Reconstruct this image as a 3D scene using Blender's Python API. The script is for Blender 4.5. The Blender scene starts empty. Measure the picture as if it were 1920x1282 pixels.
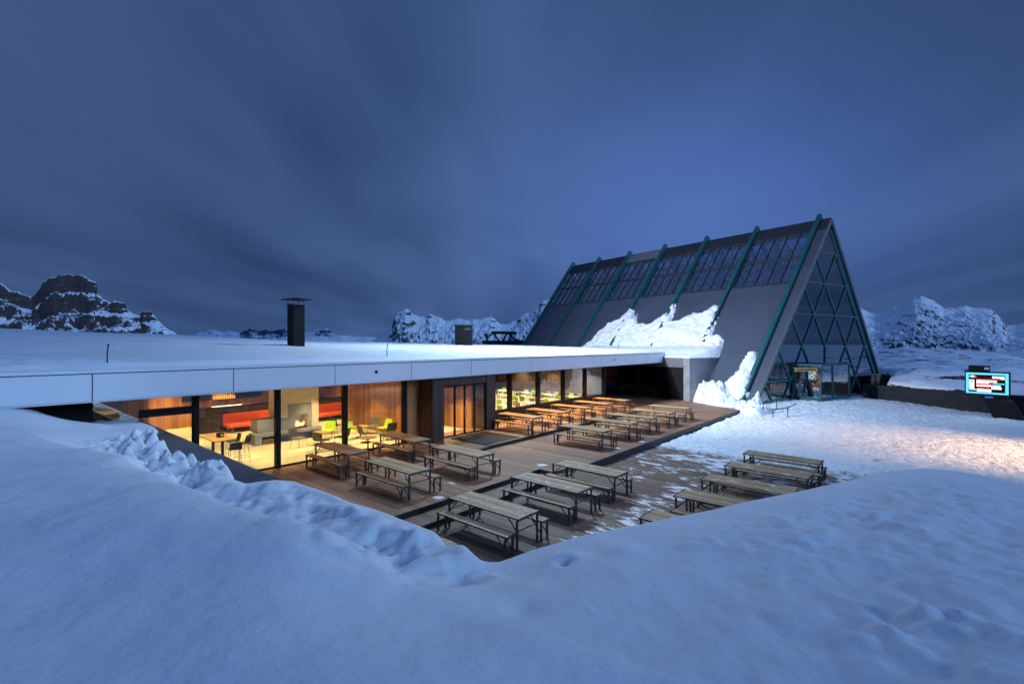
import bpy, math, random
import numpy as np
from mathutils import Vector, Matrix
R = math.radians
rnd = random.Random(7)
S = bpy.context.scene
# ------------------------------------------------------------------ camera
cam = bpy.data.objects.new("camera", bpy.data.cameras.new("camera"))
S.collection.objects.link(cam)
cam.location = (0, 0, 4.5); cam.rotation_euler = (R(90), 0, 0)
cam.data.lens = 16.6875; cam.data.sensor_width = 36; cam.data.shift_y = 4 / 1920
cam.data.clip_start = .05; cam.data.clip_end = 60000
S.camera = cam
S.render.resolution_x, S.render.resolution_y = 1024, 683
S.view_settings.view_transform = 'Standard'; S.view_settings.look = 'None'
S.view_settings.exposure = 0; S.view_settings.gamma = 1
try:
    S.cycles.use_denoising = True; S.cycles.sample_clamp_indirect = 6
    S.cycles.max_bounces = 8; S.cycles.transparent_max_bounces = 24
except Exception: pass

# ------------------------------------------------------------------ world: streaky dusk cloud
def N(nt, t, **kw):
    n = nt.nodes.new(t)
    for k, v in kw.items():
        if k == 'inp':
            for i, val in v.items(): n.inputs[i].default_value = val
        else: setattr(n, k, v)
    return n
def L(nt, a, b): nt.links.new(a, b)
def mth(nt, op, a, b=None, c=None, clamp=False):
    n = nt.nodes.new('ShaderNodeMath'); n.operation = op; n.use_clamp = clamp
    for i, v in enumerate((a, b, c)):
        if v is None: continue
        if isinstance(v, (int, float)): n.inputs[i].default_value = v
        else: L(nt, v, n.inputs[i])
    return n.outputs[0]
def mixc(nt, f, a, b):
    n = nt.nodes.new('ShaderNodeMix'); n.data_type = 'RGBA'
    for i, v in ((0, f), (6, a), (7, b)):
        if isinstance(v, (int, float)): n.inputs[i].default_value = v
        elif isinstance(v, tuple): n.inputs[i].default_value = (*v[:3], 1)
        else: L(nt, v, n.inputs[i])
    return n.outputs[2]
def ramp(nt, f, stops):
    n = nt.nodes.new('ShaderNodeValToRGB'); cr = n.color_ramp
    while len(cr.elements) < len(stops): cr.elements.new(.5)
    for e, (p, c) in zip(cr.elements, stops):
        e.position = p; e.color = (c, c, c, 1) if isinstance(c, (int, float)) else (*c, 1)
    L(nt, f, n.inputs[0]); return n.outputs[0]

world = bpy.data.worlds.new("World"); S.world = world; world.use_nodes = True
nt = world.node_tree; nt.nodes.clear()
tc = N(nt, 'ShaderNodeTexCoord'); sep = N(nt, 'ShaderNodeSeparateXYZ'); L(nt, tc.outputs['Generated'], sep.inputs[0])
dx, dy, dz = sep.outputs
h = mth(nt, 'ADD', mth(nt, 'MAXIMUM', dz, 0), .12)
cx = mth(nt, 'DIVIDE', dx, h); cy = mth(nt, 'DIVIDE', dy, h)
cmb = N(nt, 'ShaderNodeCombineXYZ'); L(nt, cx, cmb.inputs[0]); L(nt, cy, cmb.inputs[1])
mp = N(nt, 'ShaderNodeMapping'); L(nt, cmb.outputs[0], mp.inputs[0])
mp.inputs['Rotation'].default_value = (0, 0, R(-14)); mp.inputs['Scale'].default_value = (.62, .26, 1)
n1 = N(nt, 'ShaderNodeTexNoise', inp={'Scale': 1.25, 'Detail': 3, 'Roughness': .45, 'Distortion': .4}); L(nt, mp.outputs[0], n1.inputs['Vector'])
mp2 = N(nt, 'ShaderNodeMapping'); L(nt, cmb.outputs[0], mp2.inputs[0])
mp2.inputs['Rotation'].default_value = (0, 0, R(-18)); mp2.inputs['Scale'].default_value = (1.1, .22, 1); mp2.inputs['Location'].default_value = (3, 1, 0)
n2 = N(nt, 'ShaderNodeTexNoise', inp={'Scale': 1.6, 'Detail': 3, 'Roughness': .5}); L(nt, mp2.outputs[0], n2.inputs['Vector'])
cl = mth(nt, 'ADD', mth(nt, 'MULTIPLY', n1.outputs[0], .76), mth(nt, 'MULTIPLY', n2.outputs[0], .24))
cl = ramp(nt, cl, [(.34, 0.), (.66, 1.)])
# clear gap low to the right of centre, darker streaks elsewhere
az = mth(nt, 'ARCTAN2', dx, dy)
el = mth(nt, 'ARCSINE', dz)
gx = mth(nt, 'DIVIDE', mth(nt, 'SUBTRACT', az, .42), .34); gy = mth(nt, 'DIVIDE', mth(nt, 'SUBTRACT', el, .25), .20)
gap = mth(nt, 'POWER', 2.718, mth(nt, 'MULTIPLY', mth(nt, 'ADD', mth(nt, 'MULTIPLY', gx, gx), mth(nt, 'MULTIPLY', gy, gy)), -1))
col = mixc(nt, cl, (.033, .070, .185), (.086, .158, .365))
col = mixc(nt, mth(nt, 'MULTIPLY', gap, .70), col, (.105, .215, .64))
up = mth(nt, 'SUBTRACT', 1, mth(nt, 'MULTIPLY', mth(nt, 'ABSOLUTE', mth(nt, 'SUBTRACT', dx, .05)), .45))
colv = N(nt, 'ShaderNodeVectorMath'); colv.operation = 'SCALE'; L(nt, col, colv.inputs[0]); L(nt, up, colv.inputs['Scale']); col = colv.outputs[0]
low = mth(nt, 'SUBTRACT', 1, mth(nt, 'DIVIDE', el, .16), clamp=True)
col = mixc(nt, mth(nt, 'MULTIPLY', low, .35), col, (.035, .075, .21))
# paler dusk light overhead and behind the viewer
back = mth(nt, 'MULTIPLY', mth(nt, 'ADD', mth(nt, 'MULTIPLY', dy, -1), .1), 1., clamp=True)
zen = mth(nt, 'MULTIPLY', mth(nt, 'SUBTRACT', dz, .62), 2.4, clamp=True)
boost = mth(nt, 'MAXIMUM', back, zen)
col = mixc(nt, boost, col, (.050, .118, .35))
sky = N(nt, 'ShaderNodeTexSky'); sky.sky_type = 'NISHITA'; sky.sun_disc = False
sky.sun_elevation = R(1.0); sky.sun_rotation = R(205)
skm = N(nt, 'ShaderNodeVectorMath'); skm.operation = 'SCALE'; L(nt, sky.outputs[0], skm.inputs[0]); skm.inputs['Scale'].default_value = .0
add = N(nt, 'ShaderNodeVectorMath'); add.operation = 'ADD'; L(nt, col, add.inputs[0]); L(nt, skm.outputs[0], add.inputs[1])
bg = N(nt, 'ShaderNodeBackground'); L(nt, add.outputs[0], bg.inputs[0]); bg.inputs[1].default_value = 1.0
wo = N(nt, 'ShaderNodeOutputWorld'); L(nt, bg.outputs[0], wo.inputs[0])

# ------------------------------------------------------------------ lights
def light(name, kind, loc, target, energy, color, **kw):
    l = bpy.data.lights.new(name, kind); l.energy = energy; l.color = color
    for k, v in kw.items(): setattr(l, k, v)
    o = bpy.data.objects.new(name, l); S.collection.objects.link(o); o.location = loc
    o.rotation_euler = (Vector(target) - Vector(loc)).to_track_quat('-Z', 'Y').to_euler()
    return o
light('dusk_sun', 'SUN', (0, 0, 30), (0-8.0, 5.0, 30-2.7), 1.35, (.33, .60, 1.0), angle=R(18))
light('roof_fill', 'SPOT', (1, 31, 17), (1.5, 30.5, 0), 17500, (.60, .81, 1.0), spot_size=R(150), spot_blend=1.0, shadow_soft_size=1.2)  # added fill brightening the roof snow; no mast stands here
light('bank_fill', 'SPOT', (-3.6, 14.2, 6.2), (-4.5, 8.6, 2.3), 430, (.55, .77, 1.0), spot_size=R(140), spot_blend=1.0, shadow_soft_size=.5)  # free-floating fill, added to lift the bank edge; no fitting
light('terrace_fill', 'SPOT', (2.5, 15.5, 10), (1.0, 14.5, 0), 1100, (.76, .87, 1.0), spot_size=R(130), spot_blend=1.0, shadow_soft_size=.8)  # fill added above the terrace for deck and bank, no lamp there
light('flood_light', 'SPOT', (-6, 24, 13), (13.5, 41, 3.6), 38000, (.82, .90, 1.0), spot_size=R(88), spot_blend=1.0, shadow_soft_size=.5)
light('yard_light', 'SPOT', (29, 14, 7), (22.5, 19.6, -.3), 16000, (1.0, .58, .27), spot_size=R(56), spot_blend=1.0, shadow_soft_size=.3)

# ------------------------------------------------------------------ frames and builders
UX, UY = .6543, .7563
ANG = math.atan2(-UX, UY)
BF = Matrix.Rotation(ANG, 4, 'Z')                 # building frame: local x = away from facade, local y = along facade
BFI = BF.inverted()
def W(b, a, z=0.): return BF @ Vector((b, a, z))
def AF(s, t, z=0.): return Vector((17.3 + .8585*s - .6015*t, 35 + .5128*s + .7989*t, z))
F = 890.
def ray(px, py, z=None, Y=None):
    if Y is None: Y = (4.5 - z) * F / (py - 645)
    return Vector(((px-960)/F*Y, Y, 4.5 - (py-645)/F*Y))

class MB:
    def __init__(s): s.v = []; s.f = []
    def add(s, vs, fs):
        n = len(s.v); s.v += [tuple(v) for v in vs]; s.f += [tuple(i+n for i in f) for f in fs]; return s
    def box(s, x0, x1, y0, y1, z0, z1, M=None):
        vs = [(x, y, z) for z in (z0, z1) for y in (y0, y1) for x in (x0, x1)]
        if M: vs = [M(*v) for v in vs]
        return s.add(vs, [(0, 2, 3, 1), (4, 5, 7, 6), (0, 1, 5, 4), (2, 6, 7, 3), (0, 4, 6, 2), (1, 3, 7, 5)])
    def beam(s, p, q, w, hgt=None, up=(0, 0, 1)):
        p, q = Vector(p), Vector(q); hgt = hgt or w
        d = (q-p).normalized(); up = Vector(up)
        if abs(d.dot(up)) > .98: up = Vector((1, 0, 0))
        x = d.cross(up).normalized(); y = x.cross(d).normalized()
        vs = []
        for c in (p, q):
            for i, j in ((-1, -1), (1, -1), (1, 1), (-1, 1)): vs.append(c + x*(i*w/2) + y*(j*hgt/2))
        return s.add(vs, [(0, 1, 2, 3), (7, 6, 5, 4), (0, 4, 5, 1), (1, 5, 6, 2), (2, 6, 7, 3), (3, 7, 4, 0)])
    def tube(s, pts, r, n=8):
        pts = [Vector(p) for p in pts]; rs = r if isinstance(r, (list, tuple)) else [r]*len(pts)
        base = len(s.v); prev = None
        for i, p in enumerate(pts):
            d = (pts[min(i+1, len(pts)-1)] - pts[max(i-1, 0)]).normalized()
            a = Vector((0, 0, 1)) if abs(d.z) < .95 else Vector((1, 0, 0))
            if prev is not None: a = prev
            x = d.cross(a).normalized(); y = x.cross(d).normalized(); prev = y
            for k in range(n):
                t = 2*math.pi*k/n; s.v.append(tuple(p + x*(math.cos(t)*rs[i]) + y*(math.sin(t)*rs[i])))
        for i in range(len(pts)-1):
            for k in range(n):
                k2 = (k+1) % n
                s.f.append((base+i*n+k, base+(i+1)*n+k, base+(i+1)*n+k2, base+i*n+k2))
        s.f.append(tuple(base+k for k in range(n))); s.f.append(tuple(base+(len(pts)-1)*n+n-1-k for k in range(n)))
        return s
    def cyl(s, c, r, z0, z1, n=16, r2=None):
        return s.tube([(c[0], c[1], z0), (c[0], c[1], z1)], [r, r if r2 is None else r2], n)
    def prism(s, poly, z0, z1, M=None):
        n = len(poly); vs = [(x, y, z0) for x, y in poly] + [(x, y, z1) for x, y in poly]
        if M: vs = [M(*v) for v in vs]
        return s.add(vs, [tuple(range(n-1, -1, -1)), tuple(range(n, 2*n))] + [(i, (i+1) % n, n+(i+1) % n, n+i) for i in range(n)])
    def build(s, name, m, parent=None, frame=None, bevel=0, smooth=False):
        me = bpy.data.meshes.new(name); me.from_pydata(s.v, [], s.f); me.materials.append(m)
        import bmesh
        bm = bmesh.new(); bm.from_mesh(me); bmesh.ops.recalc_face_normals(bm, faces=bm.faces)
        if bevel: bmesh.ops.bevel(bm, geom=list(bm.edges), offset=bevel, segments=1, affect='EDGES', clamp_overlap=True)
        bm.to_mesh(me); bm.free()
        if smooth: me.polygons.foreach_set('use_smooth', [True]*len(me.polygons))
        o = bpy.data.objects.new(name, me); S.collection.objects.link(o)
        if parent is not None: o.parent = parent
        elif frame is not None: o.matrix_world = frame
        return o
def tag(o, label=None, cat=None, group=None, kind=None):
    for k, v in (('label', label), ('category', cat), ('group', group), ('kind', kind)):
        if v: o[k] = v
    return o
def empty(name, loc=(0, 0, 0), rz=0.):
    o = bpy.data.objects.new(name, None); S.collection.objects.link(o); o.location = loc; o.rotation_euler = (0, 0, rz)
    o.empty_display_size = .2; return o
def kids(o): return [c for c in S.collection.objects if c.parent == o]
def copy_tree(o, parent=None):
    c = o.copy(); S.collection.objects.link(c)
    if parent is not None: c.parent = parent
    for ch in CH.get(o.name, None) or kids(o): copy_tree(ch, c)
    return c
CH = {}
def gridmesh(name, P, m, mask=None, smooth=True):
    ny, nx = P.shape[:2]; idx = np.arange(ny*nx).reshape(ny, nx)
    q = np.stack([idx[:-1, :-1], idx[:-1, 1:], idx[1:, 1:], idx[1:, :-1]], -1).reshape(-1, 4)
    if mask is not None: q = q[mask.reshape(-1)]
    used = np.unique(q); re = -np.ones(ny*nx, int); re[used] = np.arange(len(used)); q = re[q]
    v = P.reshape(-1, 3)[used].astype(np.float32)
    me = bpy.data.meshes.new(name); me.vertices.add(len(v)); me.vertices.foreach_set('co', v.ravel())
    me.loops.add(q.size); me.loops.foreach_set('vertex_index', q.ravel().astype(np.int32))
    me.polygons.add(len(q)); me.polygons.foreach_set('loop_start', (np.arange(len(q))*4).astype(np.int32))
    me.polygons.foreach_set('loop_total', np.full(len(q), 4, np.int32))
    me.update(calc_edges=True); me.validate()
    if smooth: me.polygons.foreach_set('use_smooth', np.ones(len(me.polygons), bool))
    me.materials.append(m)
    o = bpy.data.objects.new(name, me); S.collection.objects.link(o); return o

# ------------------------------------------------------------------ numpy noise
rs = np.random.RandomState(3); PERM = rs.permutation(4096); GA = rs.rand(4096)*2*np.pi
GX, GY = np.cos(GA), np.sin(GA)
def perlin(x, y, seed=0):
    xi, yi = np.floor(x).astype(int), np.floor(y).astype(int); xf, yf = x-xi, y-yi
    u = xf*xf*xf*(xf*(xf*6-15)+10); v = yf*yf*yf*(yf*(yf*6-15)+10)
    def g(i, j):
        hh = PERM[(PERM[(xi+i+seed*37) & 4095] + yi+j) & 4095]
        return GX[hh]*(xf-i) + GY[hh]*(yf-j)
    a = g(0, 0)*(1-u)+g(1, 0)*u; b = g(0, 1)*(1-u)+g(1, 1)*u
    return (a*(1-v)+b*v)*1.5
def fbm(x, y, o=5, seed=0, gain=.5):
    s = 0; am = 1
    for i in range(o): s = s+am*perlin(x*2**i, y*2**i, seed+i); am *= gain
    return s
def ridged(x, y, o=5, seed=0, gain=.5):
    s = 0; am = 1
    for i in range(o): s = s+am*(1-2*np.abs(perlin(x*2**i, y*2**i, seed+i))); am *= gain
    return s
def worley(x, y, seed=0):
    xi, yi = np.floor(x).astype(int), np.floor(y).astype(int); best = np.full(x.shape, 9.)
    for i in (-1, 0, 1):
        for j in (-1, 0, 1):
            hh = PERM[(PERM[(xi+i+seed*13) & 4095] + yi+j) & 4095]
            px = xi+i+(hh % 64)/64.; py = yi+j+((hh//64) % 64)/64.
            best = np.minimum(best, np.hypot(x-px, y-py))
    return best
def sstep(a, b, x):
    t = np.clip((x-a)/(b-a), 0, 1); return t*t*(3-2*t)
def sdist(X, Y, poly):
    """signed distance to closed polygon, + inside"""
    P = np.array(poly, float); d = np.full(X.shape, 1e9); inside = np.zeros(X.shape, bool); n = len(P)
    for i in range(n):
        x0, y0 = P[i]; x1, y1 = P[(i+1) % n]; ex, ey = x1-x0, y1-y0
        l2 = ex*ex+ey*ey+1e-12; t = np.clip(((X-x0)*ex+(Y-y0)*ey)/l2, 0, 1)
        d = np.minimum(d, np.hypot(X-x0-t*ex, Y-y0-t*ey))
        c = ((y0 > Y) != (y1 > Y))
        if y1 != y0: inside ^= c & (X < (x1-x0)*(Y-y0)/(y1-y0)+x0)
    return np.where(inside, d, -d)
def rbf(pts, X, Y):
    P = np.array(pts, float); n = len(P)
    def k(r): return r*r*np.log(r+1e-9)
    A = np.zeros((n+3, n+3)); A[:n, :n] = k(np.hypot(P[:, None, 0]-P[None, :, 0], P[:, None, 1]-P[None, :, 1])) + np.eye(n)*.05
    A[:n, n] = 1; A[:n, n+1:] = P[:, :2]; A[n:, :n] = A[:n, n:].T
    wgt = np.linalg.solve(A, np.r_[P[:, 2], 0, 0, 0])
    out = wgt[n]+wgt[n+1]*X+wgt[n+2]*Y
    for i in range(n): out = out+wgt[i]*k(np.hypot(X-P[i, 0], Y-P[i, 1]))
    return out

# ------------------------------------------------------------------ materials
def mat(name, c, c2=None, rough=.6, metal=0., scale=(4, 4, 4), bump=0., bscale=20., detail=5, spec=.5, coords='Object', emit=None, es=0.):
    m = bpy.data.materials.new(name); m.use_nodes = True; nt = m.node_tree
    p = nt.nodes['Principled BSDF']; p.inputs['Roughness'].default_value = rough; p.inputs['Metallic'].default_value = metal
    p.inputs['Specular IOR Level'].default_value = spec
    p.inputs['Base Color'].default_value = (*c, 1)
    tc = N(nt, 'ShaderNodeTexCoord')
    if c2:
        mp = N(nt, 'ShaderNodeMapping'); mp.inputs['Scale'].default_value = scale; L(nt, tc.outputs[coords], mp.inputs[0])
        n = N(nt, 'ShaderNodeTexNoise', inp={'Scale': 1, 'Detail': detail, 'Roughness': .6}); L(nt, mp.outputs[0], n.inputs['Vector'])
        L(nt, mixc(nt, ramp(nt, n.outputs[0], [(.35, 0.), (.65, 1.)]), c, c2), p.inputs['Base Color'])
        L(nt, mth(nt, 'ADD', mth(nt, 'MULTIPLY', n.outputs[0], .25), rough-.12), p.inputs['Roughness'])
    if bump:
        n = N(nt, 'ShaderNodeTexNoise', inp={'Scale': bscale, 'Detail': 6}); L(nt, tc.outputs[coords], n.inputs['Vector'])
        b = N(nt, 'ShaderNodeBump', inp={'Strength': min(1, bump*10), 'Distance': bump}); L(nt, n.outputs[0], b.inputs['Height']); L(nt, b.outputs[0], p.inputs['Normal'])
    if emit: p.inputs['Emission Color'].default_value = (*emit, 1); p.inputs['Emission Strength'].default_value = es
    return m
def glass(name, tint=(.9, .95, .95), refl=.0, rough=0., ior=1.5):
    m = bpy.data.materials.new(name); m.use_nodes = True; nt = m.node_tree; nt.nodes.clear()
    t = N(nt, 'ShaderNodeBsdfTransparent'); t.inputs[0].default_value = (*tint, 1)
    g = N(nt, 'ShaderNodeBsdfGlossy'); g.inputs['Roughness'].default_value = rough
    lw = N(nt, 'ShaderNodeLayerWeight', inp={'Blend': .5}); fac = mth(nt, 'ADD', mth(nt, 'MULTIPLY', mth(nt, 'POWER', lw.outputs['Facing'], 4.), .9), refl+.03, clamp=True)
    mx = N(nt, 'ShaderNodeMixShader'); L(nt, fac, mx.inputs[0]); L(nt, t.outputs[0], mx.inputs[1]); L(nt, g.outputs[0], mx.inputs[2])
    o = N(nt, 'ShaderNodeOutputMaterial'); L(nt, mx.outputs[0], o.inputs[0]); return m
def planks(name, dark, light_, width=.14, axis='y', gap=.06, snow=0., rough=.6, streak=1.):
    m = bpy.data.materials.new(name); m.use_nodes = True; nt = m.node_tree; p = nt.nodes['Principled BSDF']
    tc = N(nt, 'ShaderNodeTexCoord'); sp = N(nt, 'ShaderNodeSeparateXYZ'); L(nt, tc.outputs['Object'], sp.inputs[0])
    x, y, z = sp.outputs
    al, ac = {'y': (x, y), 'x': (y, x), 'v': (z, mth(nt, 'ADD', x, y))}[axis]
    q = mth(nt, 'DIVIDE', ac, width); fl = mth(nt, 'FLOOR', q); fr = mth(nt, 'FRACT', q)
    wn = N(nt, 'ShaderNodeTexWhiteNoise'); wn.noise_dimensions = '1D'; L(nt, fl, wn.inputs['W'])
    cb = N(nt, 'ShaderNodeCombineXYZ'); L(nt, mth(nt, 'MULTIPLY', al, 1.1), cb.inputs[0]); L(nt, mth(nt, 'MULTIPLY', ac, 28.), cb.inputs[1]); L(nt, mth(nt, 'MULTIPLY', wn.outputs[0], 40), cb.inputs[2])
    n = N(nt, 'ShaderNodeTexNoise', inp={'Scale': 1., 'Detail': 6, 'Roughness': .65}); L(nt, cb.outputs[0], n.inputs['Vector'])
    n3 = N(nt, 'ShaderNodeTexNoise', inp={'Scale': .45, 'Detail': 3}); L(nt, tc.outputs['Object'], n3.inputs['Vector'])
    f = mth(nt, 'ADD', mth(nt, 'MULTIPLY', mth(nt, 'SUBTRACT', n.outputs[0], .5), 1.1*streak), mth(nt, 'ADD', mth(nt, 'MULTIPLY', wn.outputs[0], .55), mth(nt, 'MULTIPLY', n3.outputs[0], .35)), clamp=True)
    c = mixc(nt, f, dark, light_)
    g = mth(nt, 'LESS_THAN', fr, gap)
    c = mixc(nt, g, c, (.006, .005, .005))
    hgt = mth(nt, 'ADD', mth(nt, 'MULTIPLY', g, -1), mth(nt, 'MULTIPLY', n.outputs[0], .25))
    rg = mth(nt, 'ADD', rough-.1, mth(nt, 'MULTIPLY', n.outputs[0], .2))
    if snow == 'top':
        a = N(nt, 'ShaderNodeTexNoise', inp={'Scale': 3.2, 'Detail': 8, 'Roughness': .75, 'Distortion': .4})
        oi = N(nt, 'ShaderNodeObjectInfo'); va = N(nt, 'ShaderNodeVectorMath'); va.operation = 'ADD'; L(nt, tc.outputs['Object'], va.inputs[0]); L(nt, oi.outputs['Location'], va.inputs[1]); L(nt, va.outputs[0], a.inputs['Vector'])
        sm = ramp(nt, a.outputs[0], [(.54, 0.), (.66, .75)]); c = mixc(nt, sm, c, (.72, .76, .82)); hgt = mth(nt, 'ADD', hgt, mth(nt, 'MULTIPLY', sm, 1.5))
    elif snow:
        mp = N(nt, 'ShaderNodeMapping'); mp.inputs['Scale'].default_value = (.9, 2.4, 1); L(nt, tc.outputs['Object'], mp.inputs[0])
        a = N(nt, 'ShaderNodeTexNoise', inp={'Scale': 1.7, 'Detail': 9, 'Roughness': .72, 'Distortion': .3}); L(nt, mp.outputs[0], a.inputs['Vector'])
        b2 = N(nt, 'ShaderNodeTexNoise', inp={'Scale': .33, 'Detail': 2}); L(nt, tc.outputs['Object'], b2.inputs['Vector'])
        # trodden snow gathers between the table rows and towards the open plaza
        band = mth(nt, 'POWER', 2.718, mth(nt, 'MULTIPLY', mth(nt, 'POWER', mth(nt, 'DIVIDE', mth(nt, 'ADD', x, 5.9), .85), 2), -1))
        toward = mth(nt, 'MULTIPLY', mth(nt, 'SUBTRACT', y, 13.), .14, clamp=True)
        bias = mth(nt, 'MAXIMUM', band, mth(nt, 'MULTIPLY', toward, .85))
        v = mth(nt, 'ADD', mth(nt, 'ADD', a.outputs[0], mth(nt, 'MULTIPLY', bias, .14*snow)), mth(nt, 'MULTIPLY', mth(nt, 'SUBTRACT', b2.outputs[0], .5), .25))
        sm = ramp(nt, v, [(.635, 0.), (.69, 1.)])
        c = mixc(nt, sm, c, (.78, .82, .88)); hgt = mth(nt, 'ADD', hgt, mth(nt, 'MULTIPLY', sm, 3))
    L(nt, c, p.inputs['Base Color']); L(nt, rg, p.inputs['Roughness'])
    b = N(nt, 'ShaderNodeBump', inp={'Strength': .6, 'Distance': .008}); L(nt, hgt, b.inputs['Height']); L(nt, b.outputs[0], p.inputs['Normal'])
    return m
def snowmat(name, lump=.03, fine=.006, col=(.80, .84, .90), dirt=0., scale=1.2):
    m = bpy.data.materials.new(name); m.use_nodes = True; nt = m.node_tree; p = nt.nodes['Principled BSDF']
    p.inputs['Roughness'].default_value = .75; p.inputs['Specular IOR Level'].default_value = .25
    tc = N(nt, 'ShaderNodeTexCoord')
    a = N(nt, 'ShaderNodeTexNoise', inp={'Scale': scale, 'Detail': 6, 'Roughness': .55}); L(nt, tc.outputs['Object'], a.inputs['Vector'])
    b = N(nt, 'ShaderNodeTexNoise', inp={'Scale': 60, 'Detail': 3}); L(nt, tc.outputs['Object'], b.inputs['Vector'])
    hgt = mth(nt, 'ADD', mth(nt, 'MULTIPLY', a.outputs[0], lump), mth(nt, 'MULTIPLY', b.outputs[0], fine))
    bp = N(nt, 'ShaderNodeBump', inp={'Strength': 1, 'Distance': 1}); L(nt, hgt, bp.inputs['Height']); L(nt, bp.outputs[0], p.inputs['Normal'])
    c = mixc(nt, a.outputs[0], tuple(x*.94 for x in col), col)
    if dirt:
        mp = N(nt, 'ShaderNodeMapping'); mp.inputs['Scale'].default_value = (.5, 2.2, 1); mp.inputs['Rotation'].default_value = (0, 0, R(-8)); L(nt, tc.outputs['Object'], mp.inputs[0])
        d = N(nt, 'ShaderNodeTexNoise', inp={'Scale': 1.6, 'Detail': 8, 'Roughness': .7}); L(nt, mp.outputs[0], d.inputs['Vector'])
        c = mixc(nt, ramp(nt, d.outputs[0], [(.60, 0.), (.70, dirt)]), c, (.16, .13, .11))
    L(nt, c, p.inputs['Base Color'])
    return m
def rockmat(name, rock1, rock2, thr=.62, soft=.10, nscale=.01, strat=.02, snowc=(.86, .89, .95), namp=.5):
    m = bpy.data.materials.new(name); m.use_nodes = True; nt = m.node_tree; p = nt.nodes['Principled BSDF']
    p.inputs['Roughness'].default_value = .85; p.inputs['Specular IOR Level'].default_value = .1
    ge = N(nt, 'ShaderNodeNewGeometry'); sp = N(nt, 'ShaderNodeSeparateXYZ'); L(nt, ge.outputs['Normal'], sp.inputs[0])
    mp = N(nt, 'ShaderNodeMapping'); mp.inputs['Scale'].default_value = (nscale*.6, nscale*.6, nscale*2.2); L(nt, ge.outputs['Position'], mp.inputs[0])
    a = N(nt, 'ShaderNodeTexNoise', inp={'Scale': 1, 'Detail': 9, 'Roughness': .68}); L(nt, mp.outputs[0], a.inputs['Vector'])
    m2 = N(nt, 'ShaderNodeMapping'); m2.inputs['Scale'].default_value = (strat*.06, strat*.06, strat); m2.inputs['Rotation'].default_value = (R(6), R(-7), 0); L(nt, ge.outputs['Position'], m2.inputs[0])
    s = N(nt, 'ShaderNodeTexNoise', inp={'Scale': 1, 'Detail': 5, 'Roughness': .6, 'Distortion': .3}); L(nt, m2.outputs[0], s.inputs['Vector'])
    v = mth(nt, 'ADD', sp.outputs[2], mth(nt, 'ADD', mth(nt, 'MULTIPLY', mth(nt, 'SUBTRACT', a.outputs[0], .5), namp), mth(nt, 'MULTIPLY', mth(nt, 'SUBTRACT', s.outputs[0], .5), .9)))
    k = ramp(nt, v, [(thr-soft, 0.), (thr+soft, 1.)])
    rc = mixc(nt, s.outputs[0], rock1, rock2)
    L(nt, mixc(nt, k, rc, snowc), p.inputs['Base Color'])
    b = N(nt, 'ShaderNodeBump', inp={'Strength': .9, 'Distance': .25/nscale*.05}); L(nt, a.outputs[0], b.inputs['Height']); L(nt, b.outputs[0], p.inputs['Normal'])
    return m
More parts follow.
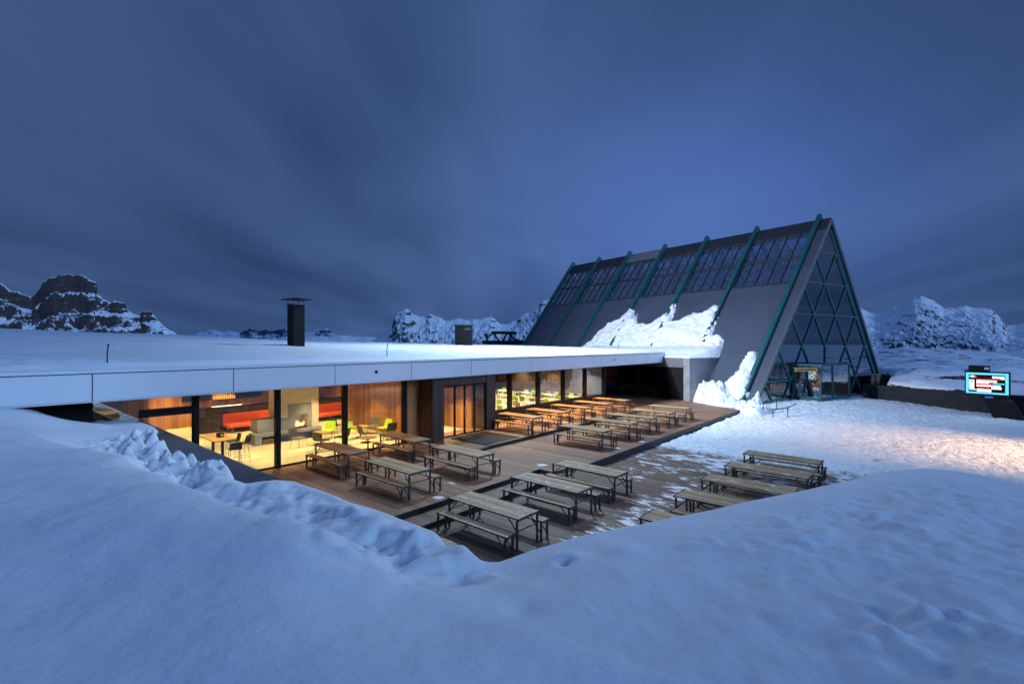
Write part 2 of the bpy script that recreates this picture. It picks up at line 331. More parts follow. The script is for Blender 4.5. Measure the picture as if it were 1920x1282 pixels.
M = dict(
 snow=snowmat('snow_soft', .045, .0013, scale=2.2), snow_roof=snowmat('snow_roof', .05, .001, scale=.7), snow_trod=snowmat('snow_trodden', .24, .008, dirt=.8, scale=3.4),
 snow_rough=snowmat('snow_rough', .09, .008, scale=5.),
 steel=mat('galvanised_steel', (.13, .13, .135), (.07, .068, .07), .5, .6, (9, 9, 9)),
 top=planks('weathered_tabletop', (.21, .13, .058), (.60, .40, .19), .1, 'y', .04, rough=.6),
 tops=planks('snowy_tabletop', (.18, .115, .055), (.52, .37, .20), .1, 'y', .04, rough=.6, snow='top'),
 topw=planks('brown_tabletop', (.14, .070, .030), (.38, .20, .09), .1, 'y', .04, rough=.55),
 deck=planks('terrace_boards', (.11, .052, .028), (.42, .22, .12), .145, 'y', .07, snow=.05),
 deckl=planks('lower_boards', (.075, .045, .030), (.28, .165, .105), .145, 'y', .07, snow=1.0),
 riser=mat('dark_riser', (.010, .011, .015), (.018, .019, .024), .5),
 black=mat('black_metal', (.005, .005, .006), (.009, .009, .010), .7, spec=.2),
 mat_=mat('doormat', (.008, .008, .009), (.014, .014, .015), .9, bump=.003, bscale=200),
 fascia=mat('white_fascia', (.68, .70, .76), (.72, .74, .80), .42, scale=(.6, .6, .6), coords='Object'),
 joint=mat('dark_joint', (.03, .03, .035), None, .6),
 ledge=mat('dark_stone_coping', (.018, .020, .026), (.035, .036, .042), .32, scale=(3, 3, 3), bump=.002, bscale=60),
 gravel=mat('dark_gravel', (.010, .010, .011), (.030, .029, .029), .9, scale=(30, 30, 30), bump=.02, bscale=50),
 concrete=mat('concrete', (.19, .20, .215), (.27, .275, .285), .8, scale=(1.3, 1.3, 1.3), bump=.003, bscale=30),
 concdark=mat('dark_concrete', (.10, .10, .11), (.15, .15, .16), .8, scale=(1.3, 1.3, 1.3), bump=.003, bscale=30),
 glass=glass('window_glass', (.88, .93, .92), .02), glassd=glass('dark_window_glass', (.28, .31, .33), .2), gable=glass('gable_glass', (.35, .40, .42), .40),
 rglass=glass('roof_glass', (.88, .90, .94), .25),
 wood=planks('larch_panelling', (.16, .060, .020), (.56, .25, .085), .16, 'v', .03, streak=.8, rough=.45),
 wooddark=planks('brown_cladding', (.030, .016, .011), (.115, .060, .038), .13, 'v', .05, streak=.8, rough=.55),
 roofgrey=mat('roof_sheet', (.044, .060, .094), (.053, .070, .108), .6, scale=(.5, .5, .5), bump=.003, bscale=90),
 rooflight=mat('pale_roof_sheet', (.12, .125, .14), (.14, .145, .16), .5),
 roofdark=mat('ridge_sheet', (.016, .018, .024), (.024, .026, .032), .5),
 teal=mat('teal_steel', (.006, .075, .086), (.010, .095, .104), .4, .0, (2, 2, 2)),
 teald=mat('thin_teal_steel', (.022, .15, .16), (.03, .18, .19), .4),
 plaster=mat('cream_plaster', (.66, .56, .40), (.72, .62, .46), .85, scale=(2, 2, 2), bump=.002, bscale=80),
 ifloor=mat('screed_floor', (.50, .47, .33), (.60, .56, .40), .45, scale=(.8, .8, .8)),
 ceil=mat('ceiling', (.42, .38, .32), None, .8),
 orange=mat('orange_upholstery', (.62, .085, .025), (.70, .12, .035), .7, scale=(3, 3, 3), bump=.003, bscale=60),
 lime=mat('lime_plastic', (.42, .60, .03), None, .45), darkseat=mat('dark_seat', (.016, .015, .015), (.026, .024, .023), .5), greyseat=mat('grey_seat', (.12, .115, .09), (.15, .14, .11), .5),
 oak=planks('oak_top', (.30, .16, .06), (.56, .33, .14), .12, 'y', .02, rough=.4), chrome=mat('chrome', (.5, .5, .5), None, .25, 1.),
 paletop=mat('pale_top', (.62, .55, .42), (.70, .62, .48), .4), white=mat('white_lacquer', (.75, .73, .68), None, .4), red=mat('red_plastic', (.65, .03, .03), None, .4),
 brick=mat('log', (.30, .17, .08), (.14, .08, .04), .8, scale=(20, 20, 20)),
 lampon=mat('lamp_lens', (1, .9, .7), None, .5, emit=(1, .78, .45), es=9.), tubeon=mat('strip_lamp', (1, .95, .85), None, .5, emit=(1, .86, .62), es=2.),
 fire=None, rockL=rockmat('cliff_rock', (.030, .024, .024), (.17, .125, .115), .52, .05, .012, .085, (.84, .88, .95), .85),
 rockC=rockmat('grey_rock', (.05, .045, .055), (.18, .165, .175), .50, .05, .010, .035), rockR=rockmat('far_massif', (.05, .05, .065), (.17, .165, .185), .56, .06, .014, .03, (.88, .91, .96), 1.1),
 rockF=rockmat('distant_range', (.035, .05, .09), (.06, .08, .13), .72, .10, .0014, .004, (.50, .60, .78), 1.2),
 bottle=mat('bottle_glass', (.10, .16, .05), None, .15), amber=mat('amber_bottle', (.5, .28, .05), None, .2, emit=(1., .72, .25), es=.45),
)
def firemat():
    m = bpy.data.materials.new('flame'); m.use_nodes = True; nt = m.node_tree; p = nt.nodes['Principled BSDF']
    tc = N(nt, 'ShaderNodeTexCoord'); n = N(nt, 'ShaderNodeTexNoise', inp={'Scale': 9, 'Detail': 4}); L(nt, tc.outputs['Object'], n.inputs['Vector'])
    c = mixc(nt, ramp(nt, n.outputs[0], [(.35, 0.), (.65, 1.)]), (.9, .07, .01), (1., .55, .12)); L(nt, c, p.inputs['Emission Color']); p.inputs['Emission Strength'].default_value = 1.5
    return m
M['fire'] = firemat()
def emitm(name, c, s): return mat(name, tuple(x*.3 for x in c), None, .5, emit=c, es=s)

# ================================================================== GROUND AND PLAZA
# one sheet out to the horizon, lying below the sunken terrace and the hills
rr = np.geomspace(5, 32000, 60); th = np.linspace(0, 2*np.pi, 97)
TH, RR = np.meshgrid(th, rr)
Z = -1.6 - sstep(150, 4000, RR)*40 + fbm(RR*np.cos(TH)/60, RR*np.sin(TH)/60, 3)*.5*sstep(60, 200, RR)
o = gridmesh('snow_ground', np.stack([RR*np.cos(TH), 20+RR*np.sin(TH), Z], -1), M['snow_roof']); tag(o, kind='structure')
# trodden snow plaza
x = np.arange(5, 62, .14); y = np.arange(8, 62, .14); X, Y = np.meshgrid(x, y)
A_ = X*UX+Y*UY; B_ = X*UY-Y*UX
S_ = ((X-17.3)*.7989+(Y-35)*.6015)/(.8585*.7989+.5128*.6015)            # distance across the gable
T_ = (Y-35-.5128*S_)/.7989
Z = -.20+.05*fbm(X/3, Y/3, 3, 2)
hum = np.exp(-((X-24)/9)**2-((Y-37)/5)**2)
Z = Z+.42*hum
tr = fbm(X*1.3+Y*.3, Y*2.6, 5, 9, .62); ftp = worley(X*1.6, Y*2.2, 4)
Z = Z+.06*tr*(1-.3*hum)+.03*fbm(X*2.8+Y, Y*4, 3, 19, .6)-.045*np.clip(.35-ftp, 0, 1)*3*(fbm(X/5, Y/5, 2, 5) > -.1)
mask = (sstep(21.02, 21.16, A_)*sstep(-9.42, -9.30, B_))
onA = (S_ > .2) & (S_ < 20.8) & (T_ > -.25)
Z = np.where(onA, -.9, Z)
farr = sstep(45, 58, X)+sstep(48, 60, Y)
Z = Z*mask+(-.9)*(1-mask)-farr*1.2
edge = np.abs(A_-21.1)
o = gridmesh('snow_plaza', np.stack([X, Y, Z], -1), M['snow_trod'], mask=((mask[:-1, :-1] > .01) | (mask[1:, 1:] > .01))); tag(o, kind='structure')
# snow drift past the terrace end, up to the big roof
x = np.arange(10, 22, .07); y = np.arange(24, 44, .07); X, Y = np.meshgrid(x, y)
pts = [(1291, 752), (1300, 743), (1310, 737), (1330, 735), (1345, 736), (1392, 757), (1440, 764), (1462, 768), (1440, 777), (1400, 779), (1385, 769), (1350, 762), (1310, 756)]
pl = [tuple(ray(a, b, .05)[:2]) for a, b in pts]
sd = sdist(X, Y, pl)
S_ = ((X-17.3)*.7989+(Y-35)*.6015)/(.8585*.7989+.5128*.6015)
nz = fbm(X*1.1, Y*1.1, 5, 21, .6)
Hh = -.42+.42*sstep(-.1, .7, sd)+(.28+.3*sstep(.0, 2., (Y-35-.5128*S_)/.7989))*sstep(-.1, 1.6, sd+.5*nz)*(1+.9*nz)+.8*np.exp(-((S_+.2)/1.0)**2)*sstep(-.2, .8, sd)*sstep(.3, 1.6, (Y-35-.5128*S_)/.7989)+.42*np.exp(-((X-16.9)/1.0)**2-((Y-32.6)/.8)**2)*(1+nz)
Hh = Hh-.10*np.clip(.4-worley(X*2, Y*2, 8), 0, 1)*2
o = gridmesh('snow_drift', np.stack([X, Y, Hh], -1), M['snow_rough'], mask=(sd[:-1, :-1] > -.2))
tag(o, 'rough pile of slid snow at the foot of the big sloping roof', 'snow pile', kind='stuff')

# snowy hill behind the dark wall, right
x = np.concatenate([np.arange(27, 70, .22), np.arange(70, 192, .8)]); y = np.concatenate([np.arange(29, 80, .25), np.arange(80, 152, 1.)]); X, Y = np.meshgrid(x, y)
pxx = 960+F*X/Y
crest = np.interp(pxx, [1560, 1630, 1693, 1767, 1867, 1900, 1930, 2100], [662, 657, 651, 653, 663, 668, 676, 690])
zc = 4.5-(crest-645)/F*78
Z = np.where(Y < 78, .95+(zc-.95)*np.clip((Y-34)/44, 0, 1)**.9, zc-(Y-78)*.10)
Z = Z+.22*fbm(X/6, Y/6, 5, 31, .6)+.10*ridged(X/2.5, Y/1.6, 4, 8)*sstep(.0, .5, fbm(X/12, Y/9, 3, 44))
hillm = rockmat('hill_ground', (.02, .02, .028), (.06, .055, .06), .70, .05, .45, .02, (.86, .89, .95), 3.4)
hp = [(29.9, 38.2), (32.0, 33.2), (33.9, 30.7), (40, 30.2), (60, 35), (192, 60), (192, 152), (30, 152), (36.5, 52), (36.6, 46), (33, 42)]
sdh = sdist(X, Y, hp); Z = -1.2+(Z+1.2)*sstep(-.6, .4, sdh)
o = gridmesh('snowy_hill', np.stack([X, Y, Z], -1), hillm, mask=(sdh[:-1, :-1] > -1.2) | (sdh[1:, 1:] > -1.2)); tag(o, kind='structure')

# ================================================================== MOUNTAINS
def mountain(name, prof, D, depth, m, base=-60., n=(520, 130), amp=.10, cliff=0., seed=0, nf=1., tilt=.25):
    px = np.array([p[0] for p in prof], float); py = np.array([p[1] for p in prof], float)
    u = np.linspace(px[0], px[-1], n[0]); v = np.linspace(0, 1.25, n[1])
    U, V = np.meshgrid(u, v); ridge = (645-np.interp(U, px, py))/F*D+4.5
    Dv = D-depth+V*depth; X = (U-960)/F*Dv; Yv = Dv
    vv = np.minimum(V, 1)
    sh = vv
    if cliff:
        k = 5; zz = vv*k+.35*perlin(U/60., V*2, seed+3)
        st = (np.floor(zz)+sstep(.45, .95, zz-np.floor(zz)))/k
        sh = vv*(1-cliff)+np.clip(st, 0, 1)*cliff
    hgt = ridge-base
    Zv = base+hgt*sh**(1+tilt)
    Zv = np.where(V > 1, ridge-(V-1)*hgt*1.6, Zv)
    s = nf/(D*.055)
    nz = ridged(X*s, Yv*s*.7, 6, seed, .55)-.9+.5*fbm(X*s*3, Yv*s*3, 5, seed+5, .6)
    win = np.clip(1.15-V, .10, 1)*sstep(0, .15, V)
    Zv = Zv+nz*amp*np.maximum(hgt, .02*D)*win
    X = X+fbm(X*s*2, Zv*s*2, 4, seed+9)*amp*.25*hgt
    o = gridmesh(name, np.stack([X, Yv, Zv], -1), m, smooth=False); tag(o, kind='structure'); return o
mountain('cliff_mountain', [(-140, 600), (-60, 545), (0, 531), (25, 545), (60, 557), (72, 545), (87, 524), (100, 518), (135, 515), (162, 519), (178, 530), (181, 548), (192, 560), (205, 568), (215, 565), (232, 568), (240, 580), (252, 588), (262, 592), (270, 584), (282, 584), (296, 596), (306, 610), (315, 617), (325, 621), (335, 630), (365, 646)], 1600, 230, M['rockL'], -60, (700, 220), .10, .8, 2, 1.3)
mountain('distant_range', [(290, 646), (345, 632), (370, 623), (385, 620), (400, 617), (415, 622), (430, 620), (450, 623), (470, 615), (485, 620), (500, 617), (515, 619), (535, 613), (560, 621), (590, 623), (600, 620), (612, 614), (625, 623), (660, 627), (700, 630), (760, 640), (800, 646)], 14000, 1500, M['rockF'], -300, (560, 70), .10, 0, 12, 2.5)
mountain('snow_ridge', [(520, 650), (560, 634), (600, 629), (615, 631), (640, 628), (665, 631), (700, 631), (740, 640), (780, 650)], 5200, 900, M['rockC'], -100, (300, 60), .10, 0, 15, 2.)
mountain('rocky_peak', [(680, 646), (705, 634), (720, 621), (735, 608), (742, 590), (752, 583), (760, 578), (768, 583), (782, 593), (797, 595), (806, 588), (826, 596), (834, 601), (845, 600), (858, 597), (880, 600), (905, 597), (920, 594), (930, 600), (938, 607), (955, 606), (970, 598), (985, 588), (1000, 582), (1008, 574), (1016, 565), (1030, 561), (1042, 566), (1060, 582), (1100, 620), (1130, 646)], 2600, 380, M['rockC'], -60, (640, 160), .11, .4, 23, 1.8)
mountain('snow_massif', [(1540, 600), (1590, 572), (1612, 577), (1630, 585), (1642, 588), (1660, 581), (1683, 572), (1700, 563), (1714, 556), (1727, 554), (1738, 558), (1752, 564), (1762, 572), (1770, 578), (1790, 577), (1810, 573), (1830, 577), (1858, 579), (1866, 588), (1880, 597), (1888, 609), (1905, 609), (1920, 606), (1990, 595), (2050, 600)], 1500, 420, M['rockR'], -25, (620, 260), .08, .3, 41, 1.6, .1)

# ================================================================== TERRACE
t = MB().prism([(-17.9, -2), (-10.45, -2), (-10.45, 13.6), (-9.9, 13.6), (-9.5, 15.5), (-9.5, 35.2), (-13.9, 38.0), (-24.5, 43.), (-24.5, 31.2), (-17.9, 31.2)], -.62, 0)
tag(t.build('upper_deck', M['deck'], frame=BF), kind='structure')
tag(MB().box(-9.6-.82, -9.65, -2, 13.6, -.6, -.135).build('deck_step', M['deckl'], frame=BF), kind='structure')
t = MB().prism([(-9.65, -2), (5, -2), (5, 21.1), (-9.48, 21.1), (-9.48, 15.5), (-9.65, 14.)], -.6, -.27)
tag(t.build('lower_deck', M['deckl'], frame=BF), kind='structure')
tag(MB().box(-9.48, -8.9, 21.12, 34.6, -.6, -.25).build('deck_edge', M['deckl'], frame=BF), kind='structure')
# ramp between the two levels, and its neighbours
r_ = MB(); r_.add([(-10.45, 13.61, .0), (-10.1, 15.5, 0.0), (-8.6, 15.5, -.265), (-9.0, 13.61, -.265), (-10.45, 13.61, -.5), (-10.1, 15.5, -.5), (-8.6, 15.5, -.5), (-9.0, 13.61, -.5)],
  [(0, 1, 2, 3), (4, 7, 6, 5), (0, 4, 5, 1), (1, 5, 6, 2), (2, 6, 7, 3), (3, 7, 4, 0)])
tag(r_.build('deck_ramp', M['deckl'], frame=BF), kind='structure')
# dark risers (edge boards of the steps)
def riser(name, b, a0, a1, z0, z1, label):
    tag(MB().box(b, b+.035, a0, a1, z0, z1).build(name, M['riser'], frame=BF), label, 'step edge')
riser('step_edge', -10.448, -2, 13.62, -.14, .012, 'upper black riser of the two steps below the lounge terrace')
riser('step_edge', -9.648, -2, 14.0, -.275, -.122, 'lower black riser of the two steps below the lounge terrace')
riser('step_edge', -9.498, 15.5, 35.2, -.27, .012, 'long black riser running towards the big sloping roof')
# raised platform by the windows with tapering ends
pf = MB(); zt = .15
prof = [(13.75, .004), (14.9, zt), (27., zt), (30.5, .004)]
vs = []
for a_, z_ in prof:
    for b_ in (-17.8, -14.2): vs += [(b_, a_, z_), (b_, a_, -.1)]
fs = []
for i in range(3):
    k = i*4; fs += [(k, k+2, k+6, k+4), (k+2, k+3, k+7, k+6), (k, k+4, k+5, k+1)]
pf.add(vs, fs); tag(pf.build('window_platform', M['deck'], frame=BF), kind='structure')
vs = []; 
for a_, z_ in prof: vs += [(-14.198, a_, z_+.004), (-14.198, a_, .004), (-14.06, a_, z_+.004), (-14.06, a_, .004)]
fs = []
for i in range(3):
    k = i*4; fs += [(k, k+2, k+6, k+4), (k+2, k+3, k+7, k+6), (k+1, k, k+4, k+5)]
tag(MB().add(vs, fs).build('step_edge', M['riser'], frame=BF), 'black riser in front of the glass doors and lit tables', 'step edge')
tag(MB().box(-16.55, -14.22, 14.75, 17.05, .152, .168).build('door_mat', M['mat_'], frame=BF, bevel=.004), 'black entrance mat lying in front of the glass doors', 'door mat')
# coping wall at the left, gravel behind it
rw = empty('retaining_wall'); rw.matrix_world = BF; tag(rw, 'dark low retaining wall with flat black coping running under the roof', 'retaining wall')
MB().box(-26, -3.0, 2.93, 3.40, -.7, 2.16).build('wall', M['concdark'], rw)
for i in range(8):
    b0 = -26+i*2.9; MB().box(b0+.004, min(b0+2.896, -3.0), 2.88, 3.45, 2.162, 2.25).build('coping_stone', M['ledge'], rw, bevel=.006)
tag(MB().box(-17.9, -3.0, -16, 2.87, -.7, 2.0).build('gravel_ground', M['gravel'], frame=BF), kind='structure')

# ================================================================== RESTAURANT
rb = empty('mountain_restaurant'); rb.matrix_world = BF
tag(rb, 'low flat-roofed restaurant with white fascia and warm lit glass front', 'restaurant')
# roof slab; fascia
MB().prism([(-16.42, -30), (-16.42, 38.35), (-21, 39.3), (-52, 45.5), (-52, -30)], 3.04, 3.70).build('roof_slab', M['concdark'], rb)
MB().prism([(-16.6, -30), (-16.6, 38.0), (-21, 39.0), (-34, 42), (-34, -30)], 2.975, 3.03).build('ceiling', M['ceil'], rb)
jn = [-30, -26.5, -23, -19.5, -16, -12.5, -9, -5.3, -1.2, 2.19, 5.53, 8.92, 12.36, 15.88, 20.53, 24.26, 27.9, 31.58, 35.11, 38.45]
for i in range(len(jn)-1):
    g_ = .012
    MB().box(-16.40, -16.30, jn[i]+g_, jn[i+1]-g_, 3.02, 3.715).build('fascia_panel', M['fascia'], rb, bevel=.004)
MB().box(-16.46, -16.29, -30, 38.46, 2.985, 3.012).build('drip_edge', M['fascia'], rb)
MB().box(-16.415, -16.36, -30, 38.44, 3.0, 3.76).build('joint_backing', M['joint'], rb)
MB().box(-16.62, -16.28, -30, 38.47, 3.74, 3.835).build('roof_edge_cap', M['fascia'], rb, bevel=.01)
MB().box(-19.5, -16.30, 38.36, 38.45, 3.02, 3.735).build('end_fascia', M['fascia'], rb)
for a_ in (10.65, 29.75):
    d = MB(); d.tube([W(-16.30, a_, 3.40), W(-16.27, a_, 3.40)], [.062, .062], 14)
    o = d.build('overflow_spout', M['black'], rb); o.matrix_parent_inverse = BFI
# lounge glazing, plane b=-17.8
posts = [2.35, 4.91, 7.49, 10.15, 13.07]
for a_ in posts[1:]:
    MB().box(-17.90, -17.66, a_-.075, a_+.075, 0.002, 2.97).build('window_post', M['black'], rb, bevel=.004)
for i in range(1, len(posts)-1):
    w_ = MB().box(-17.81, -17.79, posts[i]+.077, posts[i+1]-.077, .062, 2.965).build('window_pane', M['glass'], rb)
    MB().box(-17.84, -17.76, posts[i]+.077, posts[i+1]-.077, .002, .06).build('window_sill', M['black'], rb)
MB().box(-17.81, -17.79, 2.4, 3.455, 2.255, 2.965).build('window_pane', M['glass'], rb)
MB().box(-17.81, -17.79, 3.46, 4.83, 2.52, 2.965).build('window_pane', M['glass'], rb)
MB().box(-17.81, -17.79, 3.46, 4.83, .01, 2.28).build('window_pane', M['glass'], rb)
MB().box(-17.88, -17.70, 3.46, 4.83, 2.285, 2.515).build('transom', M['black'], rb)
MB().box(-17.92, -17.75, -30, 2.4, 1.9, 2.97).build('wall', M['black'], rb)
MB().box(-33.9, -17.93, -2, 2.86, 1.6, 2.0).build('floor', M['black'], rb)
# wood return, recess and portal
MB().box(-18.1, -17.72, 13.16, 13.75, .0, 2.97).build('wall', M['wood'], rb)
MB().box(-18.5, -18.2, 13.75, 14.05, .0, 2.97).build('wall', M['black'], rb)
MB().box(-17.75, -16.70, 13.85, 14.50, .002, 2.97).build('wall', M['wooddark'], rb)
MB().box(-17.8, -16.70, 17.35, 18.0, .152, 2.97).build('wall', M['wooddark'], rb)
MB().box(-17.75, -16.72, 14.502, 17.348, 2.56, 2.97).build('wall', M['wooddark'], rb)
dr = MB()
for a_ in (14.53, 15.26, 15.90, 16.56, 17.30): dr.box(-16.84, -16.76, a_-.035, a_+.035, .16, 2.55)
dr.box(-16.84, -16.76, 14.57, 17.26, 2.49, 2.552); dr.box(-16.84, -16.76, 14.57, 17.26, .155, .20)
ed = dr.build('entrance_door', M['black'], rb)
for a0, a1 in ((14.57, 15.22), (15.30, 15.86), (15.94, 16.52), (16.60, 17.26)):
    MB().box(-16.81, -16.79, a0, a1, .202, 2.488).build('door_pane', M['glass'], ed)
MB().tube([(-16.70, 15.84, .95), (-16.70, 15.84, 1.5)], .018).build('handle', M['chrome'], ed)
MB().tube([(-16.70, 15.96, .95), (-16.70, 15.96, 1.5)], .018).build('handle', M['chrome'], ed)
# right window wall
wp = [18.03, 20.35, 22.98, 25.66, 28.3, 30.9]
MB().box(-17.95, -17.72, 18.003, 31.0, .005, .80).build('wall', M['black'], rb)
for a_ in wp[1:]: MB().box(-17.92, -17.66, a_-.08, a_+.08, .805, 2.97).build('window_post', M['black'], rb)
for i in range(5):
    MB().box(-17.81, -17.79, wp[i]+.082, wp[i+1]-.082, .862, 2.965).build('window_pane', M['glass'], rb)
    MB().box(-17.85, -17.75, wp[i]+.082, wp[i+1]-.082, .805, .86).build('window_sill', M['black'], rb)
MB().box(-31, -17.93, 31.03, 31.2, 0.003, 2.97).build('wall', M['wooddark'], rb)
# interior shell
MB().box(-33.9, -17.93, -2, 31.02, -.12, .0).build('floor', M['ifloor'], rb)
MB().box(-34.2, -33.9, -2, 38, -.1, 2.97).build('wall', M['wood'], rb)
MB().box(-24.4, -17.93, 14.06, 14.22, .003, 2.97).build('wall', M['wood'], rb)
MB().box(-20.7, -20.5, 14.23, 17.6, .003, 2.97).build('wall', M['wood'], rb)
MB().box(-20.49, -17.82, 17.42, 17.60, .003, 2.97).build('wall', M['wood'], rb)
MB().box(-34, -20.8, 17.62, 17.8, .003, 2.97).build('wall', M['wood'], rb)
MB().box(-30.3, -30.1, 6.2, 11.2, .003, 2.97).build('wall', M['wood'], rb)
MB().box(-27.2, -24.6, 4.9, 5.1, .003, 2.97).build('wall', M['wood'], rb)
MB().box(-33.8, -17.93, -2.2, -2.02, .003, 2.97).build('wall', M['wooddark'], rb)
# partition behind the sofa
MB().box(-27.55, -27.35, 7.7, 16.6, .003, 1.22).build('partition', M['wooddark'], rb)
MB().box(-27.62, -27.28, 7.65, 16.6, 1.222, 1.26).build('partition_top', M['black'], rb)

# fireplace
fp = empty('fireplace', W(-22.2, 9.9, 0), ANG); tag(fp, 'cream plaster fireplace with concrete hearth and burning fire', 'fireplace')
f_ = MB(); f_.box(-.75, 0, -1.5, 1.55, .36, .5); f_.box(-.75, -.02, -1.5, -1.2, 0.002, .358); f_.box(-.75, -.02, 1.35, 1.55, 0.002, .358); f_.box(-.75, -.55, -1.2, 1.35, .002, .358)
f_.build('hearth_bench', M['concrete'], fp, bevel=.005)
f_ = MB(); f_.box(-1.0, -.25, -1.3, .38, .502, 1.08); f_.box(-1., -.25, .38, .52, .502, .58); f_.box(-1., -.25, .38, .52, 1.12, 1.7)
f_.box(-1., -.25, .0, .38, 1.08, 1.7); f_.box(-1., -.25, .52, .98, 1.12, 1.7); f_.box(-1., -.25, .98, 1.15, .502, 1.7); f_.box(-1, -.8, .38, .98, .5, 1.12)
f_.build('surround', M['concrete'], fp)
MB().box(-.98, -.24, .385, .975, .503, .56).build('firebox_floor', M['black'], fp)
h_ = MB(); h_.box(-1.2, -.2, .0-.05, 1.5, 1.702, 2.97); h_.box(-1.2, -.2, 1.152, 1.5, .502, 1.702); h_.box(-1.2, -.2, -.62+.55, -.002, 1.082, 1.702)
h_.box(-1.2, -.2, -.45, -.05, 1.084, 2.97)
h_.build('chimney_breast', M['plaster'], fp)
fl = MB()
for i in range(7):
    y_ = .45+.075*i; hh = .18+.2*rnd.random(); fl.tube([(-.5-.1*rnd.random(), y_, .56), (-.5, y_+.03, .56+hh*.5), (-.5, y_-.01, .56+hh)], [.05, .04, .004], 6)
fl.build('flame', M['fire'], fp)
lg = MB()
for i in range(12): lg.tube([(-.5, -1.1+.12*(i % 6), .07+.12*(i//6)), (-.04, -1.1+.12*(i % 6), .07+.12*(i//6))], .055, 8)
lg.build('log_stack', M['brick'], fp)
l = light('fire_glow', 'POINT', W(-22.6, 10.55, .8), (0, 0, 0), 8, (1, .45, .15), shadow_soft_size=.1)

# orange sofas
def sofa(name, b, a0, a1, label, curve=True):
    so = empty(name, W(b, a0, 0), ANG); tag(so, label, 'sofa', 'orange sofas along the partition'); l_ = a1-a0
    MB().box(-.35, .35, .02, l_, .26, .44).build('seat', M['orange'], so, bevel=.03)
    bk = MB(); bk.box(-.5, -.36, 0, l_, .28, .92)
    if curve:
        pts = [(-.43+.9*(1-math.cos(t_)) * .5, l_+.45*math.sin(t_), 0) for t_ in np.linspace(0, math.pi*.62, 8)]
        for p, q in zip(pts[:-1], pts[1:]):
            bk.beam((p[0], p[1], .56-.03), (q[0], q[1], .56-.03), .12, .56)
    bk.build('backrest', M['orange'], so, bevel=.02)
    for yy in np.linspace(.2, l_-.2, 4):
        for xx in (-.3, .3): MB().cyl((xx, yy), .018, 0.002, .26, 8).build('leg', M['chrome'], so)
    return so
sofa('sofa', -26.7, 8.7, 11.6, 'long orange sofa left of the fireplace against dark partition', False)
sofa('sofa', -26.7, 11.75, 15.4, 'orange sofa with curved end right of the fireplace')

# stools, chairs, lounge tables
def bar_table():
    e = empty('high_table', W(-19.7, 6.15, 0), ANG); tag(e, 'oak topped high bar table with two black posts by the glass', 'bar table')
    MB().box(-.85, .85, -.36, .36, 1.03, 1.07).build('tabletop', M['oak'], e, bevel=.004)
    for xx in (-.5, .5):
        MB().box(xx-.04, xx+.04, -.04, .04, .012, 1.03).build('leg', M['black'], e); MB().box(xx-.2, xx+.2, -.25, .25, .002, .012).build('base', M['black'], e)
    c = empty('menu_holder', W(-19.6, 6.2, 1.072), ANG+.3); tag(c, 'small black menu holder standing on the high oak table', 'menu holder')
    MB().box(-.1, .1, -.08, .08, 0, .16).build('box', M['black'], c)
    MB().box(.101, .104, -.05, .05, .05, .11).build('card', M['paletop'], c)
bar_table()
def bar_stool():
    e = empty('bar_stool'); 
    MB().box(-.2, .2, -.2, .2, .72, .75).build('seat', M['darkseat'], e, bevel=.01)
    MB().add([(-.2, -.2, .75), (-.2, .2, .75), (-.27, .19, 1.0), (-.27, -.19, 1.0), (-.18, -.2, .75), (-.18, .2, .75), (-.25, .19, 1.0), (-.25, -.19, 1.0)],
             [(0, 1, 2, 3), (4, 7, 6, 5), (0, 4, 5, 1), (1, 5, 6, 2), (2, 6, 7, 3), (3, 7, 4, 0)]).build('backrest', M['darkseat'], e)
    for sx in (-1, 1):
        for sy in (-1, 1): MB().tube([(sx*.15, sy*.15, .72), (sx*.22, sy*.22, .002)], .010, 6).build('leg', M['chrome'], e)
    MB().tube([(-.2, -.2, .25), (.2, -.2, .25), (.2, .2, .25), (-.2, .2, .25), (-.2, -.2, .25)], .008, 6).build('footrest', M['chrome'], e)
    return e
st = bar_stool(); CH['bar_stool'] = kids(st)
spots = [(-20.4, 5.55, 1.6, 'black bar stool at the far left of the high oak table'), (-19.6, 5.5, 1.5, 'black bar stool in front of the high oak table near coping wall'),
         (-20.3, 6.85, -1.6, 'black bar stool behind the high oak table, nearest the orange sofa'), (-19.5, 6.9, -1.5, 'tall black bar stool behind the high table near the hearth bench'),
         (-18.75, 6.4, 3.0, 'black bar stool at the glass end of the high table')]
for i, (b, a, r, lab) in enumerate(spots):
    e = st if i == 0 else copy_tree(st); e.location = W(b, a); e.rotation_euler = (0, 0, ANG+r); tag(e, lab, 'bar stool', 'bar stools round the high table')
def shell_chair(name, m, swivel=False):
    e = empty(name)
    MB().box(-.24, .24, -.24, .24, .40, .43).build('seat', m, e, bevel=.01)
    MB().add([(-.25, -.25, .43), (-.25, .25, .43), (-.36, .23, .80), (-.36, -.23, .80), (-.22, -.25, .43), (-.22, .25, .43), (-.33, .23, .80), (-.33, -.23, .80)],
             [(0, 1, 2, 3), (4, 7, 6, 5), (0, 4, 5, 1), (1, 5, 6, 2), (2, 6, 7, 3), (3, 7, 4, 0)]).build('backrest', m, e)
    if swivel:
        MB().cyl((0, 0), .025, .02, .40, 8).build('leg', M['chrome'], e); MB().cyl((0, 0), .24, .002, .02, 20).build('base', M['darkseat'], e)
    else:
        for sx in (-1, 1):
            for sy in (-1, 1): MB().tube([(sx*.18, sy*.18, .40), (sx*.25, sy*.25, .002)], .010, 6).build('leg', M['chrome'], e)
    return e
proto = {'dark': shell_chair('lounge_chair', M['darkseat']), 'lime': shell_chair('lounge_chair', M['lime']), 'grey': shell_chair('lounge_chair', M['greyseat']), 'swivel': shell_chair('lounge_chair', M['darkseat'], True)}
